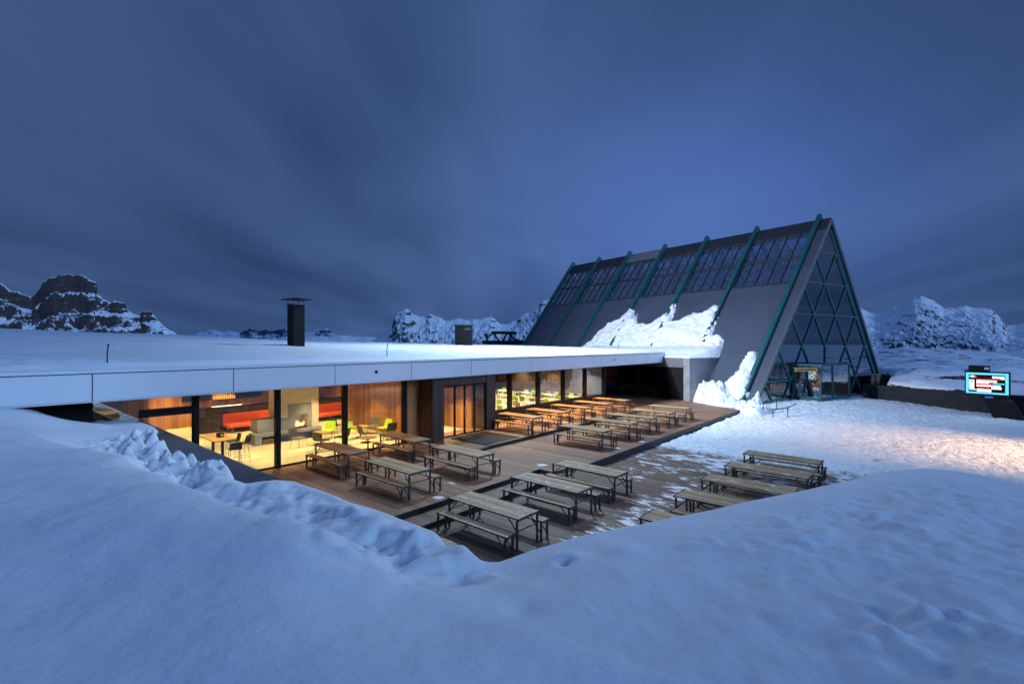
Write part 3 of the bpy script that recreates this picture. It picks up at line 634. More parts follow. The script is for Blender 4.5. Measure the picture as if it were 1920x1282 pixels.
for k, v in proto.items(): CH[v.name] = kids(v)
used = set()
def chair(k, px, py, r, lab, scale=1.):
    p = proto[k]; e = p if k not in used else copy_tree_as(p); used.add(k)
    v = ray(px, py, 0.); e.location = (v.x, v.y, 0); e.rotation_euler = (0, 0, ANG+r); tag(e, lab, 'chair', 'lounge chairs by the fireplace'); return e
def copy_tree_as(p):
    c = p.copy(); S.collection.objects.link(c)
    for ch in CH_P[p]: d = ch.copy(); S.collection.objects.link(d); d.parent = c
    return c
CH_P = {v: kids(v) for v in proto.values()}
chair('grey', 560, 838, .4, 'grey shell lounge chair facing right before the hearth bench')
chair('dark', 604, 843, 1.8, 'dark lounge chair showing its low back behind first brown bench table')
chair('lime', 616, 822, -.8, 'lime green lounge chair beside the fireplace column')
chair('lime', 656, 824, -.2, 'lime green lounge chair half hidden by the third black window post')
chair('dark', 640, 836, -2.6, 'dark lounge chair seen from the side left of the third window post')
chair('dark', 628, 812, 2.2, 'dark chair between the lime chair and the orange sofa')
chair('swivel', 686, 829, 1.5, 'dark swivel chair with round foot behind the second brown table')
chair('grey', 700, 813, -.9, 'pale grey lounge chair against the wood wall')
chair('dark', 730, 822, 3.0, 'dark lounge chair in the far corner beside the wood wall')
chair('lime', 719, 817, -1.5, 'lime seat chair beside the wood wall, right end of lounge')
def low_table(px, py, lab):
    v = ray(px, py, 0.); e = empty('low_table', (v.x, v.y, 0), 0); tag(e, lab, 'coffee table', 'round lounge tables')
    MB().cyl((0, 0), .38, .52, .55, 28).build('tabletop', M['oak'], e); MB().cyl((0, 0), .03, .02, .52, 10).build('leg', M['black'], e); MB().cyl((0, 0), .25, .002, .02, 20).build('base', M['black'], e)
low_table(602, 832, 'round oak low table in front of the lime chair'); low_table(676, 820, 'round low table beside the third window post near the sofa'); low_table(690, 843, 'round low table nearest the glass behind brown table')

# back bar with bottles, shelves
bc = empty('bar_shelf', W(-29.95, 9.66, -.36), ANG); tag(bc, 'black wall shelf with glowing bottles on the wood wall', 'bar shelf')
MB().box(-.1, .12, -2.0, -.62, 1.75, 2.6).build('cabinet', M['black'], bc); MB().box(-.1, .12, .62, 2.0, 1.75, 2.6).build('cabinet', M['black'], bc)
MB().box(-.1, .25, -.6, .6, 1.72, 1.76).build('shelf', M['black'], bc)
for i in range(11):
    e = MB(); xx = -.52+.104*i; hh = .2+.12*rnd.random(); z0 = 1.762
    e.tube([(0, 0, 0), (0, 0, hh*.6), (0, 0, hh*.75), (0, 0, hh)], [.036, .036, .013, .012], 8)
    o = e.build('bottle', M['amber']); o.matrix_world = Matrix.Translation(W(-29.86, 9.66+xx, z0-.36)); tag(o, 'glowing bottle in the row on the lit wall shelf', 'bottle', 'bottles on the lit wall shelf')
tl = MB().box(-.04, .04, -.7, .7, -.02, .02).build('strip_lamp', M['tubeon']); tl.matrix_world = Matrix.Translation(W(-27.45, 9.0, 1.29)) @ BF
tag(tl, 'thin white strip lamp above the dark partition', 'lamp')
# serving counter at far left with red till
ct = empty('serving_counter', W(-27.5, 2.2, 0), ANG); tag(ct, 'pale serving counter beyond the black coping at the far left', 'counter')
MB().box(-2.5, 2.0, -.4, .4, .002, 2.15).build('counter_front', M['paletop'], ct); MB().box(-2.6, 2.1, -.5, .5, 2.152, 2.2).build('countertop', M['white'], ct)
rt = MB().box(-.2, .2, -.3, .3, 0, .3).build('till', M['red'], bevel=.03); rt.matrix_world = Matrix.Translation(W(-27.0, 2.2, 2.202)) @ BF; tag(rt, 'red machine standing on the counter at the far left', 'machine')
for i, (b, a, hh) in enumerate(((-25.8, 3.6, 2.5), (-24.9, 3.9, 2.4))):
    e = empty('storage_unit', W(b, a, 0), ANG); tag(e, ['tall dark kitchen unit behind the red machine', 'dark kitchen unit left of the wood wall'][i], 'cabinet')
    MB().box(-.35, .35, -.35, .35, .1, hh).build('cabinet', M['darkseat'], e, bevel=.01); MB().box(.352, .362, -.3, .3, .9, 1.2).build('front_panel', M['chrome'], e); MB().box(-.33, .33, -.33, .33, .002, .098).build('plinth', M['black'], e)

# dining room behind the right windows
def dining_table():
    e = empty('dining_table')
    MB().box(-.6, .6, -.38, .38, .71, .75).build('tabletop', M['paletop'], e, bevel=.004)
    for sx in (-1, 1):
        for sy in (-1, 1): MB().box(sx*.52-.025, sx*.52+.025, sy*.32-.025, sy*.32+.025, .002, .71).build('leg', M['white'], e)
    return e
def dining_chair(m):
    e = empty('dining_chair')
    MB().box(-.21, .21, -.21, .21, .44, .47).build('seat', m, e, bevel=.008); MB().box(-.23, -.205, -.2, .2, .5, .88).build('backrest', m, e, bevel=.008)
    for sx in (-1, 1):
        for sy in (-1, 1): MB().tube([(sx*.17, sy*.17, .44), (sx*.2, sy*.2, .002)], .012, 6).build('leg', M['oak'], e)
    return e
dt = dining_table(); dcs = [dining_chair(M['white']), dining_chair(M['lime']), dining_chair(M['oak'])]
KT = {dt: kids(dt)}; KC = {c: kids(c) for c in dcs}
def cp(p, ks):
    c = p.copy(); S.collection.objects.link(c)
    for k in ks: d = k.copy(); S.collection.objects.link(d); d.parent = c
    return c
ft = True; fc = set()
for i, b in enumerate((-19.3, -21.4, -23.6, -26.)):
    for j, a in enumerate((19.3, 21.6, 23.9, 26.2, 28.6)):
        e = dt if ft else cp(dt, KT[dt]); ft = False
        e.location = W(b, a); e.rotation_euler = (0, 0, ANG)
        tag(e, 'pale dining table in the lit room behind the right windows', 'dining table', 'dining tables behind the right windows')
        for sx, sy, rr_ in ((-.35, -.62, R(90)), (.35, -.62, R(90)), (-.35, .62, R(-90)), (.35, .62, R(-90))):
            k = (i+j+(sx > 0)) % 3; c0 = dcs[k]
            c = c0 if k not in fc else cp(c0, KC[c0]); fc.add(k)
            c.location = W(b+sx, a+sy); c.rotation_euler = (0, 0, ANG+rr_)
            tag(c, ['white', 'lime green', 'wooden'][k]+' dining chair in the lit room behind the right windows', 'dining chair', ['white', 'lime green', 'wooden'][k]+' dining chairs behind the right windows')
# ceiling downlights
def downlight(b, a, e, col=(1, .62, .27), size=R(105), z=2.96, tb=0., nm='ceiling_lamp', lab='round recessed downlight in the restaurant ceiling'):
    m = MB().cyl((0, 0), .07, -.02, 0, 16).build(nm, M['lampon']); m.location = W(b, a, z-.003); tag(m, lab, 'ceiling lamp', 'recessed ceiling downlights')
    light('lamp_light', 'SPOT', W(b, a, z-.04), W(b+tb, a, 0), e, col, spot_size=size, spot_blend=.6, shadow_soft_size=.06)
LB = 'round recessed downlight in the lounge ceiling by the fireplace'; DB = 'round recessed downlight in the dining room ceiling behind the right windows'
for b in (-19.2, -21.4, -25.2):
    for a in (5.6, 8.2, 11., 12.9): downlight(b, a, 760, (1, .65, .28), R(88), lab=LB)
for a in (2.5, 4.5, 6.9, 9.5, 12.5, 15.6): downlight(-28.9, a, 800)
for a in (10.2, 12.6, 15.2): downlight(-26.0, a, 300)
downlight(-31.5, 12.5, 300); downlight(-31.5, 16, 300); downlight(-20.5, 3.15, 160); downlight(-24.5, 3.3, 160); downlight(-27, 3.1, 120)
downlight(-18.3, 15.9, 1500, (1, .66, .36)); 
for b in (-19.4, -22.4, -25.6):
    for a in (19.5, 22.3, 25.1, 27.9, 30.2): downlight(b, a, 1000, (1, .80, .52), lab=DB)
for a in (19.2, 21.7, 24.2, 26.7, 29.2): downlight(-17.25, a, 900, (1, .60, .24), R(120), z=2.97, tb=.9, lab='warm downlight under the roof edge above the lit tables')
downlight(-17.2, 12., 160, (1, .66, .36), R(120), tb=.8, lab='warm downlight under the roof edge above the lounge terrace')
downlight(-16.9, 8.8, 90, (1, .66, .36), R(120), tb=.8, lab='warm downlight under the roof edge beside second window post')

# ================================================================== ANNEX between restaurant and big roof
ax = empty('entrance_annex'); tag(ax, 'concrete annex with dark glazed front below the big sloping roof', 'annex')
c0 = Vector((14.0, 37.4, 0)); dr_ = Vector((-.6015, .7989, 0)); dn = Vector((.8585, .5128, 0))
def AX(x, y, z): return c0+dr_*x+dn*y+Vector((0, 0, z))
MB().box(-.0, .55, 0, 4.2, -.1, 3.4, AX).build('wall', M['concrete'], ax)
MB().box(.552, 12.5, .0, .5, 2.62, 3.4, AX).build('wall', M['concdark'], ax)
MB().box(.552, 12.5, 3.6, 3.8, 0, 3.3, AX).build('wall', M['black'], ax)
MB().box(.552, 14, .502, 4.0, 3.1, 3.38, AX).build('roof_slab', M['concdark'], ax)
MB().box(.552, 3.1, .12, .3, .003, 2.618, AX).build('sliding_door', M['black'], ax)
xs = [3.1, 5.1, 7.3, 9.3, 11.3, 12.5]
for i, (p, q) in enumerate(zip(xs[:-1], xs[1:])):
    MB().box(p+.06, q-.06, .18, .2, .06, 2.61, AX).build('window_pane', M['glassd'], ax)
    MB().box(q-.055, q+.055, .1, .28, .003, 2.615, AX).build('window_post', M['steel'] if i == 0 else M['black'], ax)
MB().box(3.1, 12.5, .08, .3, .002, .055, AX).build('window_sill', M['concdark'], ax)

# ================================================================== BIG A-FRAME BUILDING
SA, ZA = 11.0, 15.25
ab_ = empty('a_frame_building'); tag(ab_, 'tall grey A-frame lift building with teal ribs and glazed gable', 'building')
nL = Vector((AF(0, 0)-AF(SA, 0)).xy.to_3d()); 
def slopeL(f, t, off=0.):
    p = AF(SA*f, t, ZA*f)
    e1 = (AF(SA, 0, ZA)-AF(0, 0, 0)).normalized(); e2 = (AF(0, 1)-AF(0, 0)).normalized()
    n = e1.cross(e2).normalized(); 
    if n.z < 0: n = -n
    return p+n*off
def slopeR(f, t, off=0.):
    p = AF(21-(21-SA)*f, t, ZA*f)
    e1 = (AF(SA, 0, ZA)-AF(21, 0, 0)).normalized(); e2 = (AF(0, 1)-AF(0, 0)).normalized()
    n = e1.cross(e2).normalized()
    if n.z < 0: n = -n
    return p+n*off
tr_ = [.38, 5.68, 10.8, 15.87, 20.8, 25.7, 30.5]
for sl, nm in ((slopeL, 'L'), (slopeR, 'R')):
    for i in range(6):
        t0, t1 = tr_[i]+.02, tr_[i+1]-.02
        if i == 0: t0 = -.55
        f1 = 1-.006
        MB().box(-.02, .622, t0, t1, -.28, 0, sl).build('roof_panel', M['roofgrey'], ab_)
        MB().box(.928, f1, t0, t1, -.28, 0, sl).build('ridge_panel', M['rooflight'] if (i == 3) else M['roofdark'], ab_)
        tt0 = tr_[i]+.02
        if i == 0: MB().box(.6225, .9275, -.55, .36, -.28, 0, sl).build('roof_panel', M['roofgrey'], ab_)
        wv = MB()
        for k in range(6):
            tk = tt0+(t1-tt0)*k/5; wv.box(.624, .926, tk-.035, tk+.035, -.10, .03, sl)
        for fk in (.626, .775, .924): wv.box(fk-.0022, fk+.0022, tt0, t1, -.09, .045, sl)
        wf = wv.build('roof_window', M['joint'], ab_)
        MB().box(.625, .925, tt0, t1, -.05, -.035, sl).build('pane', M['rglass'], wf)
        lt = MB()     # lattice beams with hexagonal openings inside
        for r2 in range(6):
            fb = .64+.05*r2
            lt.box(fb-.0025, fb+.0025, tt0, t1, -1.1, -1.0, sl)
            nseg = 5
            for k in range(nseg):
                ta = tt0+(t1-tt0)*(k+(.5 if r2 % 2 else 0))/nseg; tb_ = ta+(t1-tt0)*.5/nseg; tc_ = ta-(t1-tt0)*.5/nseg
                for te in (tb_, tc_):
                    if tt0 <= te <= t1 and r2 < 5: lt.beam(sl(fb, ta, -1.05), sl(fb+.05, te, -1.05), .13)
        lt.build('lattice_beam', M['roofdark'] if sl is slopeR else M['concdark'], wf)
        if sl is slopeL and i < 6:
            dl = MB(); dl.beam(sl(.6, tt0+1.2, -.8), sl(.97, tt0+3.6, -.8), .45, .2); dl.build('brace', M['roofgrey'], ab_)
    for t_ in tr_:
        MB().beam(sl(-.035, t_, .12), sl(1.018, t_, .12),   .31, .42, up=(sl(.5, t_, 1)-sl(.5, t_, 0))).build('rib', M['teal'], ab_, bevel=.02)
MB().box(-.001, .001, 0, 1, 0, 1, lambda x, y, z: slopeL(1+x, -.5+31*y, -.45+.4*z)).build('ridge_cap', M['roofdark'], ab_)
# gable glazing
for sl in (slopeL, slopeR): MB().box(-.01, .985, -.60, -.553, -.30, .02, sl).build('verge_trim', M['rooflight'], ab_)
tg = -.40
def G(s, z, d=0.): return AF(s, tg-d, z)
def half(z):       # inner opening limits at height z
    sl_ = (z+.42)/ZA*SA+.05; sr_ = 21-(z+.42)/ZA*(21-SA)-.05; return sl_, sr_
z0g, ztop = 0.02, 14.0
l0, r0 = half(z0g)
gl = MB(); l1, r1 = half(ztop)
gl.add([G(.1, -.2, .0), G(20.9, -.2, 0), G(SA, ZA-.33, 0), G(.1, -.2, -.02), G(20.9, -.2, -.02), G(SA, ZA-.33, -.02)], [(0, 1, 2), (5, 4, 3), (0, 3, 4, 1), (1, 4, 5, 2), (2, 5, 3, 0)])
gl.build('gable_pane', M['gable'], ab_)
rows = [(-.95, 0), (1.68, 1), (4.30, 0), (6.93, 1), (9.55, 0), (12.15, 1)]
d_ = 3.5; cs = 10.2
gm = MB()
def okd(s, z): a, b = half(z); return a-.02 <= s <= b+.02
for zi, pr in rows[1:]:
    a, b = half(zi)
    if zi < 2:
        gm.beam(G(a, zi, .06), G(cs-1.5*d_, zi, .06), .085); gm.beam(G(cs+1.5*d_-.9, zi, .06), G(b, zi, .06), .085)
    else: gm.beam(G(a, zi, .06), G(b, zi, .06), .085)
def clipseg(p, q):
    n = 24; pts = [(p[0]+(q[0]-p[0])*i/n, p[1]+(q[1]-p[1])*i/n) for i in range(n+1)]
    ok = [x for x in pts if okd(*x) and x[1] > -.25]
    return (ok[0], ok[-1]) if len(ok) > 2 else None
for k in range(len(rows)-1):
    za, pa = rows[k]; zb, pb = rows[k+1]
    for j in range(-4, 5):
        sa = cs+(j+.5*(pa == 1)+0*(pa == 0))*d_ 
        for dd in (-.5, .5):
            sb = sa+dd*d_
            if k == 0 and (cs-1.6*d_ < (sa+sb)/2 < cs+.9*d_): continue
            if k == 1 and (cs-.99*d_ < min(sa, sb) and max(sa, sb) < cs+.99*d_): continue
            c = clipseg((sa, za), (sb, zb))
            if c: gm.beam(G(*c[0], .06), G(*c[1], .06), .075)
gm.beam(G(cs, 2.9, .06), G(cs, 4.3, .06), .11)
gm.build('glazing_bars', M['teald'], ab_)
MB().beam(AF(21-.55, -.28, -.1), AF(SA+.15, -.28, ZA-.95), .34, .55).build('inner_rib', M['teal'], ab_)
# entrance vestibule
vs0, vs1, vt, vz = 5.25, 9.6, -2.4, 2.85
ev = MB()
for s_ in (vs0, vs1):
    for t_ in (vt, tg-.12): ev.box(s_-.06, s_+.06, t_-.06, t_+.06, -.3, vz, AF)
for s_ in (7.0,): ev.box(s_-.07, s_+.07, vt-.07, vt+.07, -.3, vz, AF)
ev.box(vs0-.1, vs1+.1, vt-.12, tg-.1, vz+.002, vz+.10, AF)
ev.box(vs0+.09, vs1-.09, vt-.05, vt+.05, -.3, .45, AF); ev.box(vs0-.05, vs0+.05, vt+.09, tg-.21, -.3, .45, AF)
evo = ev.build('entrance_porch', M['teal'], ab_)
MB().box(vs0+.1, vs1-.1, vt-.012, vt+.012, .452, vz, AF).build('pane', M['rglass'], evo)
MB().box(vs0-.012, vs0+.012, vt+.1, tg-.22, .452, vz, AF).build('pane', M['rglass'], evo)
# floor and dark interior
MB().box(.5, 20.5, 1.4, 30.5, -.3, -.02, AF).build('floor', M['concdark'], ab_)
MB().add([AF(0.6, 30.6, 0), AF(20.4, 30.6, 0), AF(SA, 30.6, ZA-.8), AF(.6, 30.8, 0), AF(20.4, 30.8, 0), AF(SA, 30.8, ZA-.8)], [(0, 1, 2), (5, 4, 3), (0, 3, 4, 1), (1, 4, 5, 2), (2, 5, 3, 0)]).build('rear_gable', M['roofdark'], ab_)
# sign over the door, yellow board
sg = empty('entrance_sign', AF(vs0-.75, vt+.2, 2.42), ANG); tag(sg, 'yellow signboard with dark lettering hung beside the entrance porch', 'sign')
pA, pB = ray(1489, 693, Y=35.2), ray(1532, 692, Y=35.6); dv = (pB-pA)
sg.location = pA; sg.rotation_euler = (0, 0, math.atan2(dv.y, dv.x)); ln = dv.length
MB().box(0, ln, -.05, .05, -.14, .14).build('board', mat('yellow_board', (.42, .27, .05), (.50, .33, .08), .5), sg, bevel=.01)
MB().box(-.14, -.002, -.055, .055, -.09, .09).build('end_cap', M['black'], sg)
tx = MB()
xx = .2
while xx < ln-.2:
    w_ = rnd.choice((.05, .07, .09)); tx.box(xx, xx+w_, -.056, -.0505, -.05, .05); xx += w_+.03
tx.build('lettering', M['black'], sg)

# lit information screen, and an added smaller one for its reflection
def screen(name, loc, rz, w_, h_, label, full=True, z=0.):
    e = empty(name, loc, rz); tag(e, label, 'screen')
    MB().box(-w_/2, w_/2, -.12, .12, z, z+h_).build('housing', M['black'], e, bevel=.03)
    y = -.123
    def r(x0, x1, z0, z1, m, dy=0., nm='display'): return MB().box(-w_/2+x0*w_, -w_/2+x1*w_, y-.004-dy, y-dy, z+z0*h_, z+z1*h_).build(nm, m, e)
    cy = EM['cyan']; wh = EM['white']; rd = EM['red']; gr = EM['green']; dk = M['black']
    r(.03, .97, .05, .94, cy); r(.09, .90, .12, .86, dk, .004)
    d = MB()
    def q(mb, x0, x1, z0, z1): mb.box(-w_/2+x0*w_, -w_/2+x1*w_, y-.014, y-.0085, z+z0*h_, z+z1*h_)
    for x0, x1, z0, z1 in ((.14, .22, .74, .82), (.62, .88, .72, .81), (.80, .89, .68, .72), (.10, .22, .26, .64), (.27, .72, .54, .63), (.27, .55, .49, .54), (.27, .80, .36, .43), (.60, .82, .26, .35), (.28, .60, .14, .25), (.11, .27, .20, .235)): q(d, x0, x1, z0, z1)
    d.build('text_lines', wh, e)
    d = MB()
    for x0, x1, z0, z1 in ((.225, .27, .73, .81), (.27, .78, .65, .68), (.26, .62, .45, .485), (.28, .45, .27, .31), (.48, .56, .27, .31)): q(d, x0, x1, z0, z1)
    d.build('red_lines', rd, e)
    d = MB(); q(d, .095, .135, .74, .82); d.build('green_mark', gr, e)
    d = MB(); q(d, .64, .88, .47, .52); d.build('cyan_line', cy, e)
    d = MB(); d.box(-w_/2+.14*w_, -w_/2+.19*w_, y-.019, y-.0145, z+.55*h_, z+.60*h_); d.build('symbol', dk, e)
    return e
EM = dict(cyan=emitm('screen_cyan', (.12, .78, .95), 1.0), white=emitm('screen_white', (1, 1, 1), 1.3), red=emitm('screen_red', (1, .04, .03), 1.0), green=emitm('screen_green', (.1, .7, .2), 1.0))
v = ray(1851, 738, Y=30.8); v2 = ray(1894, 740, Y=29.9); v1 = ray(1809, 736, Y=31.6)
rz = math.atan2(v2.y-v1.y, v2.x-v1.x); wS = (v2-v1).length
sc = screen('lit_screen', (v.x, v.y, -.35), rz, wS, 1.52, 'large lit cyan framed information screen on black pedestal by the dark wall', z=1.55)
MB().box(-wS*.42, wS*.06, -.1, .1, 3.075, 3.45).build('top_box', M['black'], sc, bevel=.02)
MB().box(-.12, .10, -.104, -.101, 3.2, 3.34).build('small_display', emitm('dim_display', (.25, .35, .6), .5), sc)
MB().add([(-.15, -.3, 1.3), (1.15, -.3, 1.3), (1.15, .3, 1.3), (-.15, .3, 1.3), (.45, -.35, -.2), (1.85, -.35, -.2), (1.85, .35, -.2), (.45, .35, -.2)], [(0, 1, 2, 3), (7, 6, 5, 4), (0, 4, 5, 1), (1, 5, 6, 2), (2, 6, 7, 3), (3, 7, 4, 0)]).build('pedestal', M['black'], sc)
MB().box(-.35, .95, -.1, .1, 1.302, 1.548).build('neck', M['black'], sc)
MB().box(-.1, .28, -.106, -.101, 1.36, 1.50).build('emblem', emitm('dim_blue', (.05, .16, .6), .4), sc)
light('screen_glow', 'AREA', (v.x-.3, v.y-.6, 1.9), (v.x-5, v.y-12, 0), 22, (.5, .85, 1), size=2.)
screen_reflection = screen('lit_screen', AF(6.85, -.95, -.1), math.atan2(.5128, .8585)-.1, 1.0, .74, 'small added screen in the porch imitating a reflection of the large screen', z=1.75)  # added glowing screen, stands in for a reflection in the gable glass
MB().box(-.25, .35, -.1, .1, .1, 1.748).build('pedestal', M['black'], screen_reflection)

# dark wall at right
wl = MB(); pts = [(29.2, 39.5), (29.5, 37.8), (31.6, 32.4), (33.6, 29.6), (40, 29), (60, 34), (60, 34.7), (40, 29.7), (33.9, 30.2), (32.2, 32.7), (30.1, 38), (29.8, 39.7)]
wm = MB(); wm.prism(pts, -.6, 1.15)
tag(wm.build('boundary_wall', mat('dark_netting', (.012, .013, .018), (.03, .031, .04), .9, scale=(3, 3, 3), bump=.04, bscale=4)), 'long dark boundary wall below the snowy hill at the right', 'wall')
# signpost right of gable
sp = empty('trail_signpost', ray(1641, 745, -.2)); tag(sp, 'wooden trail signpost with stacked arrow boards right of the gable', 'signpost')
MB().cyl((0, 0), .07, -.2, 2.1, 8).build('post', M['wooddark'], sp)
for i in range(5): MB().box(-.42+.08*(i % 2), .4, -.03, .03, 1.0+.23*i, 1.17+.23*i).build('arrow_board', mat('sign_wood', (.20, .15, .09), (.28, .2, .12), .7) if i == 0 else bpy.data.materials['sign_wood'], sp)
# handrails
def rail(pts, lab):
    e = empty('handrail', pts[0]); tag(e, lab, 'handrail'); o_ = Vector(pts[0])
    MB().tube([Vector(p)-o_ for p in pts], .035, 8).build('rail', M['teal'], e)
    for p in pts[::2]: q = Vector(p)-o_; MB().tube([q, q-Vector((0, 0, .75))], .03, 8).build('post', M['teal'], e)
rail([ray(1431, 757, .55), ray(1447, 751, .65), ray(1456, 747, .75), ray(1478, 747, .75)], 'teal handrail against the gable glass at the left foot')
rail([ray(1449, 768, .35), ray(1468, 765.5, .38), ray(1477, 764, .4), ray(1493, 757, .6)], 'teal handrail nearest the snow in front of the gable')

# ================================================================== SNOW ON ROOFS
def bilin(b): return np.clip((-16.5-b)/28.5, 0, 1)
aa = np.concatenate([np.arange(-30, -2, .5), np.arange(-2, 46.2, .16)]); bb = np.concatenate([np.arange(-16.46, -18.5, -.06), np.arange(-18.5, -52, -.3)])
A2, B2 = np.meshgrid(aa, bb)
zb = np.interp(A2, [-30, -8, 1.5, 11, 17, 28, 36, 46], [5.9, 5.7, 5.50, 5.22, 4.95, 4.76, 4.62, 4.45])
k = bilin(B2)
Z = 3.80+.13*sstep(0, .012, k)+(zb-3.93)*np.minimum(k, 1)**.72
Z = Z+.05*fbm(A2/4, B2/2.2, 4, 51)*sstep(0, .06, k)+.02*fbm(A2*1.2, B2*1.2, 3, 53)*sstep(0.0, .03, k)
Z = Z+.16*np.clip(.75-worley(A2*1.3, B2*2.2, 5), 0, 1)*np.exp(-((B2+17.1)/.45)**2)*sstep(3.8, 1.5, A2)
edge_a = np.interp(-B2, [16.3, 21, 52], [38.42, 39.3, 45.5])
tt = sstep(edge_a-.02, edge_a-.35, A2)
Z = 3.75+(Z-3.75)*tt
P = np.stack([A2*UX+B2*UY, A2*UY-B2*UX, Z], -1)
mk = (A2 < edge_a+.0); o = gridmesh('roof_snow', P, M['snow_roof'], mask=mk[:-1, :-1])
tag(o, 'smooth deep snow covering the flat restaurant roof', 'roof snow', kind='stuff')
# snow slid on the big slope
def on_slope(px, py):
    o_ = Vector((0, 0, 4.5)); d = Vector(((px-960)/F, 1, -(py-645)/F))
    n = (slopeL(.5, 0, 1)-slopeL(.5, 0, 0)); p0 = slopeL(.3, 0)
    k = (p0-o_).dot(n)/d.dot(n); q = o_+d*k; f = q.z/ZA
    t = (q-slopeL(f, 0)).length*(1 if (q-slopeL(f, 0)).dot(Vector((-.6015, .7989, 0))) > 0 else -1)
    return f*18.98, t
def slope_snow(name, pts, lab, res=.065, thick=.38, ext=None):
    pl = [on_slope(*p) for p in pts]
    if ext: pl += ext
    fs_ = [p[0] for p in pl]; ts_ = [p[1] for p in pl]
    fa = np.arange(min(fs_)-.3, max(fs_)+.3, res); ta = np.arange(min(ts_)-.3, max(ts_)+.3, res)
    Fg, Tg = np.meshgrid(fa, ta); sd = sdist(Fg, Tg, pl)+.13*fbm(Fg*1.6, Tg*1.6, 6, 61, .65)
    th_ = thick*np.clip(sd/.35, -1, 1)
    th_ = np.where(sd > 0, thick*(1-(1-np.clip(sd/.4, 0, 1))**2)**.5*(.75+.5*fbm(Fg/1.6, Tg/1.6, 4, 66)+.25), -.05)
    th_ = th_+np.where(sd > .1, .10*fbm(Fg*1.5, Tg*1.5, 5, 70, .6)-.08*np.clip(.45-worley(Fg*1.4, Tg*1.4, 71), 0, 1)*2, 0)
    base = np.array(slopeL(0, 0)); eF = np.array((slopeL(1, 0)-slopeL(0, 0)))/18.98; eT = np.array(slopeL(0, 1)-slopeL(0, 0)); n = np.array(slopeL(.5, 0, 1)-slopeL(.5, 0, 0))
    P = base+Fg[..., None]*eF+Tg[..., None]*eT+th_[..., None]*n
    o = gridmesh(name, P, M['snow_rough'], mask=(sd[:-1, :-1] > -.12)); tag(o, lab, 'snow', kind='stuff')
slope_snow('slope_snow', [(1060, 662), (1102, 648), (1117, 631), (1129, 617), (1142, 609), (1162, 599), (1178, 585), (1187, 577), (1190, 597), (1196, 587), (1193, 606), (1217, 610), (1231, 600), (1250, 588), (1260, 576), (1266, 566), (1268, 574), (1259, 602), (1272, 602), (1288, 594), (1298, 590), (1310, 587), (1319, 589), (1330, 581), (1339, 571), (1347, 574), (1355, 568), (1345, 599), (1332, 631), (1348, 629), (1357, 635), (1354, 652), (1345, 668), (1339, 672), (1290, 676), (1180, 676)], 'jagged slab of slid snow lying low on the big sloping roof')
slope_snow('slope_snow', [(1424, 665), (1414, 663), (1399, 668), (1392, 679), (1388, 697), (1377, 706), (1366, 715), (1359, 726), (1345, 732), (1330, 728), (1321, 722), (1308, 731), (1304, 745), (1302, 770), (1385, 775), (1402, 742)], 'leaning heap of snow beside the last teal rib', thick=.5)
# snow on annex roof
x = np.arange(-.1, 14, .1); y = np.arange(0, 4.6, .08); XX, YY = np.meshgrid(x, y)
base = np.array(c0); P = base+XX[..., None]*np.array(dr_)+YY[..., None]*np.array(dn)
zz = 3.40+.16*sstep(0, .3, YY+.04)*sstep(-.1, .25, XX)+.20*YY*sstep(0, 2.5, YY)+.06*fbm(XX, YY, 4, 77)*sstep(0, .5, YY)
zz = np.where((XX < .03) | (YY < .04), 3.395, zz)
P[..., 2] = zz; o = gridmesh('annex_snow', P, M['snow_rough']); tag(o, 'snow layer on the annex roof below the big slope', 'snow', kind='stuff')

RS = bpy.data.objects['roof_snow']
def snow_at(px, py):
    hit, loc, n, i = RS.ray_cast(Vector((0, 0, 4.5)), Vector(((px-960)/F, 1, -(py-645)/F)).normalized())
    return loc if hit else None
# chimneys, roof box, marker poles
ch = empty('chimney', W(-26.2, 13.6, 4.2), ANG); v = snow_at(555, 649); ks = v.y/26.; ch.location = (v.x, v.y, v.z-.2*ks); ch.scale = (ks, ks, ks)
tag(ch, 'tall black roof chimney with raised flat cap on thin rods', 'chimney')
MB().box(-.36, .36, -.32, .32, 0, 2.45).build('stack', M['black'], ch, bevel=.01)
MB().box(-.40, .40, -.36, .36, 2.452, 2.50).build('rim', M['steel'], ch)
for sx in (-1, 1):
    for sy in (-1, 1): MB().cyl((sx*.33, sy*.29), .02, 2.50, 2.72, 6).build('rod', M['steel'], ch)
cp_ = MB(); cp_.box(-.62, .62, -.56, .56, 2.72, 2.77); cp_.add([(-.55, -.5, 2.772), (.55, -.5, 2.772), (.55, .5, 2.772), (-.55, .5, 2.772), (0, 0, 2.86)], [(3, 2, 1, 0), (0, 1, 4), (1, 2, 4), (2, 3, 4), (3, 0, 4)]); cp_.build('cap', M['black'], ch)
v = ray(869.5, 641, Y=41); e = empty('roof_box', (v.x, v.y, 4.4), .08); tag(e, 'square black ventilation box on the snowy roof', 'roof box')
MB().box(-.74, .74, -.6, .6, 0, 1.70).build('housing', M['black'], e, bevel=.01); MB().box(-.78, .78, -.64, .64, 1.702, 1.76).build('lid', M['roofdark'], e)
MB().box(.05, .62, -.606, -.602, 1.3, 1.45).build('vent', M['joint'], e)
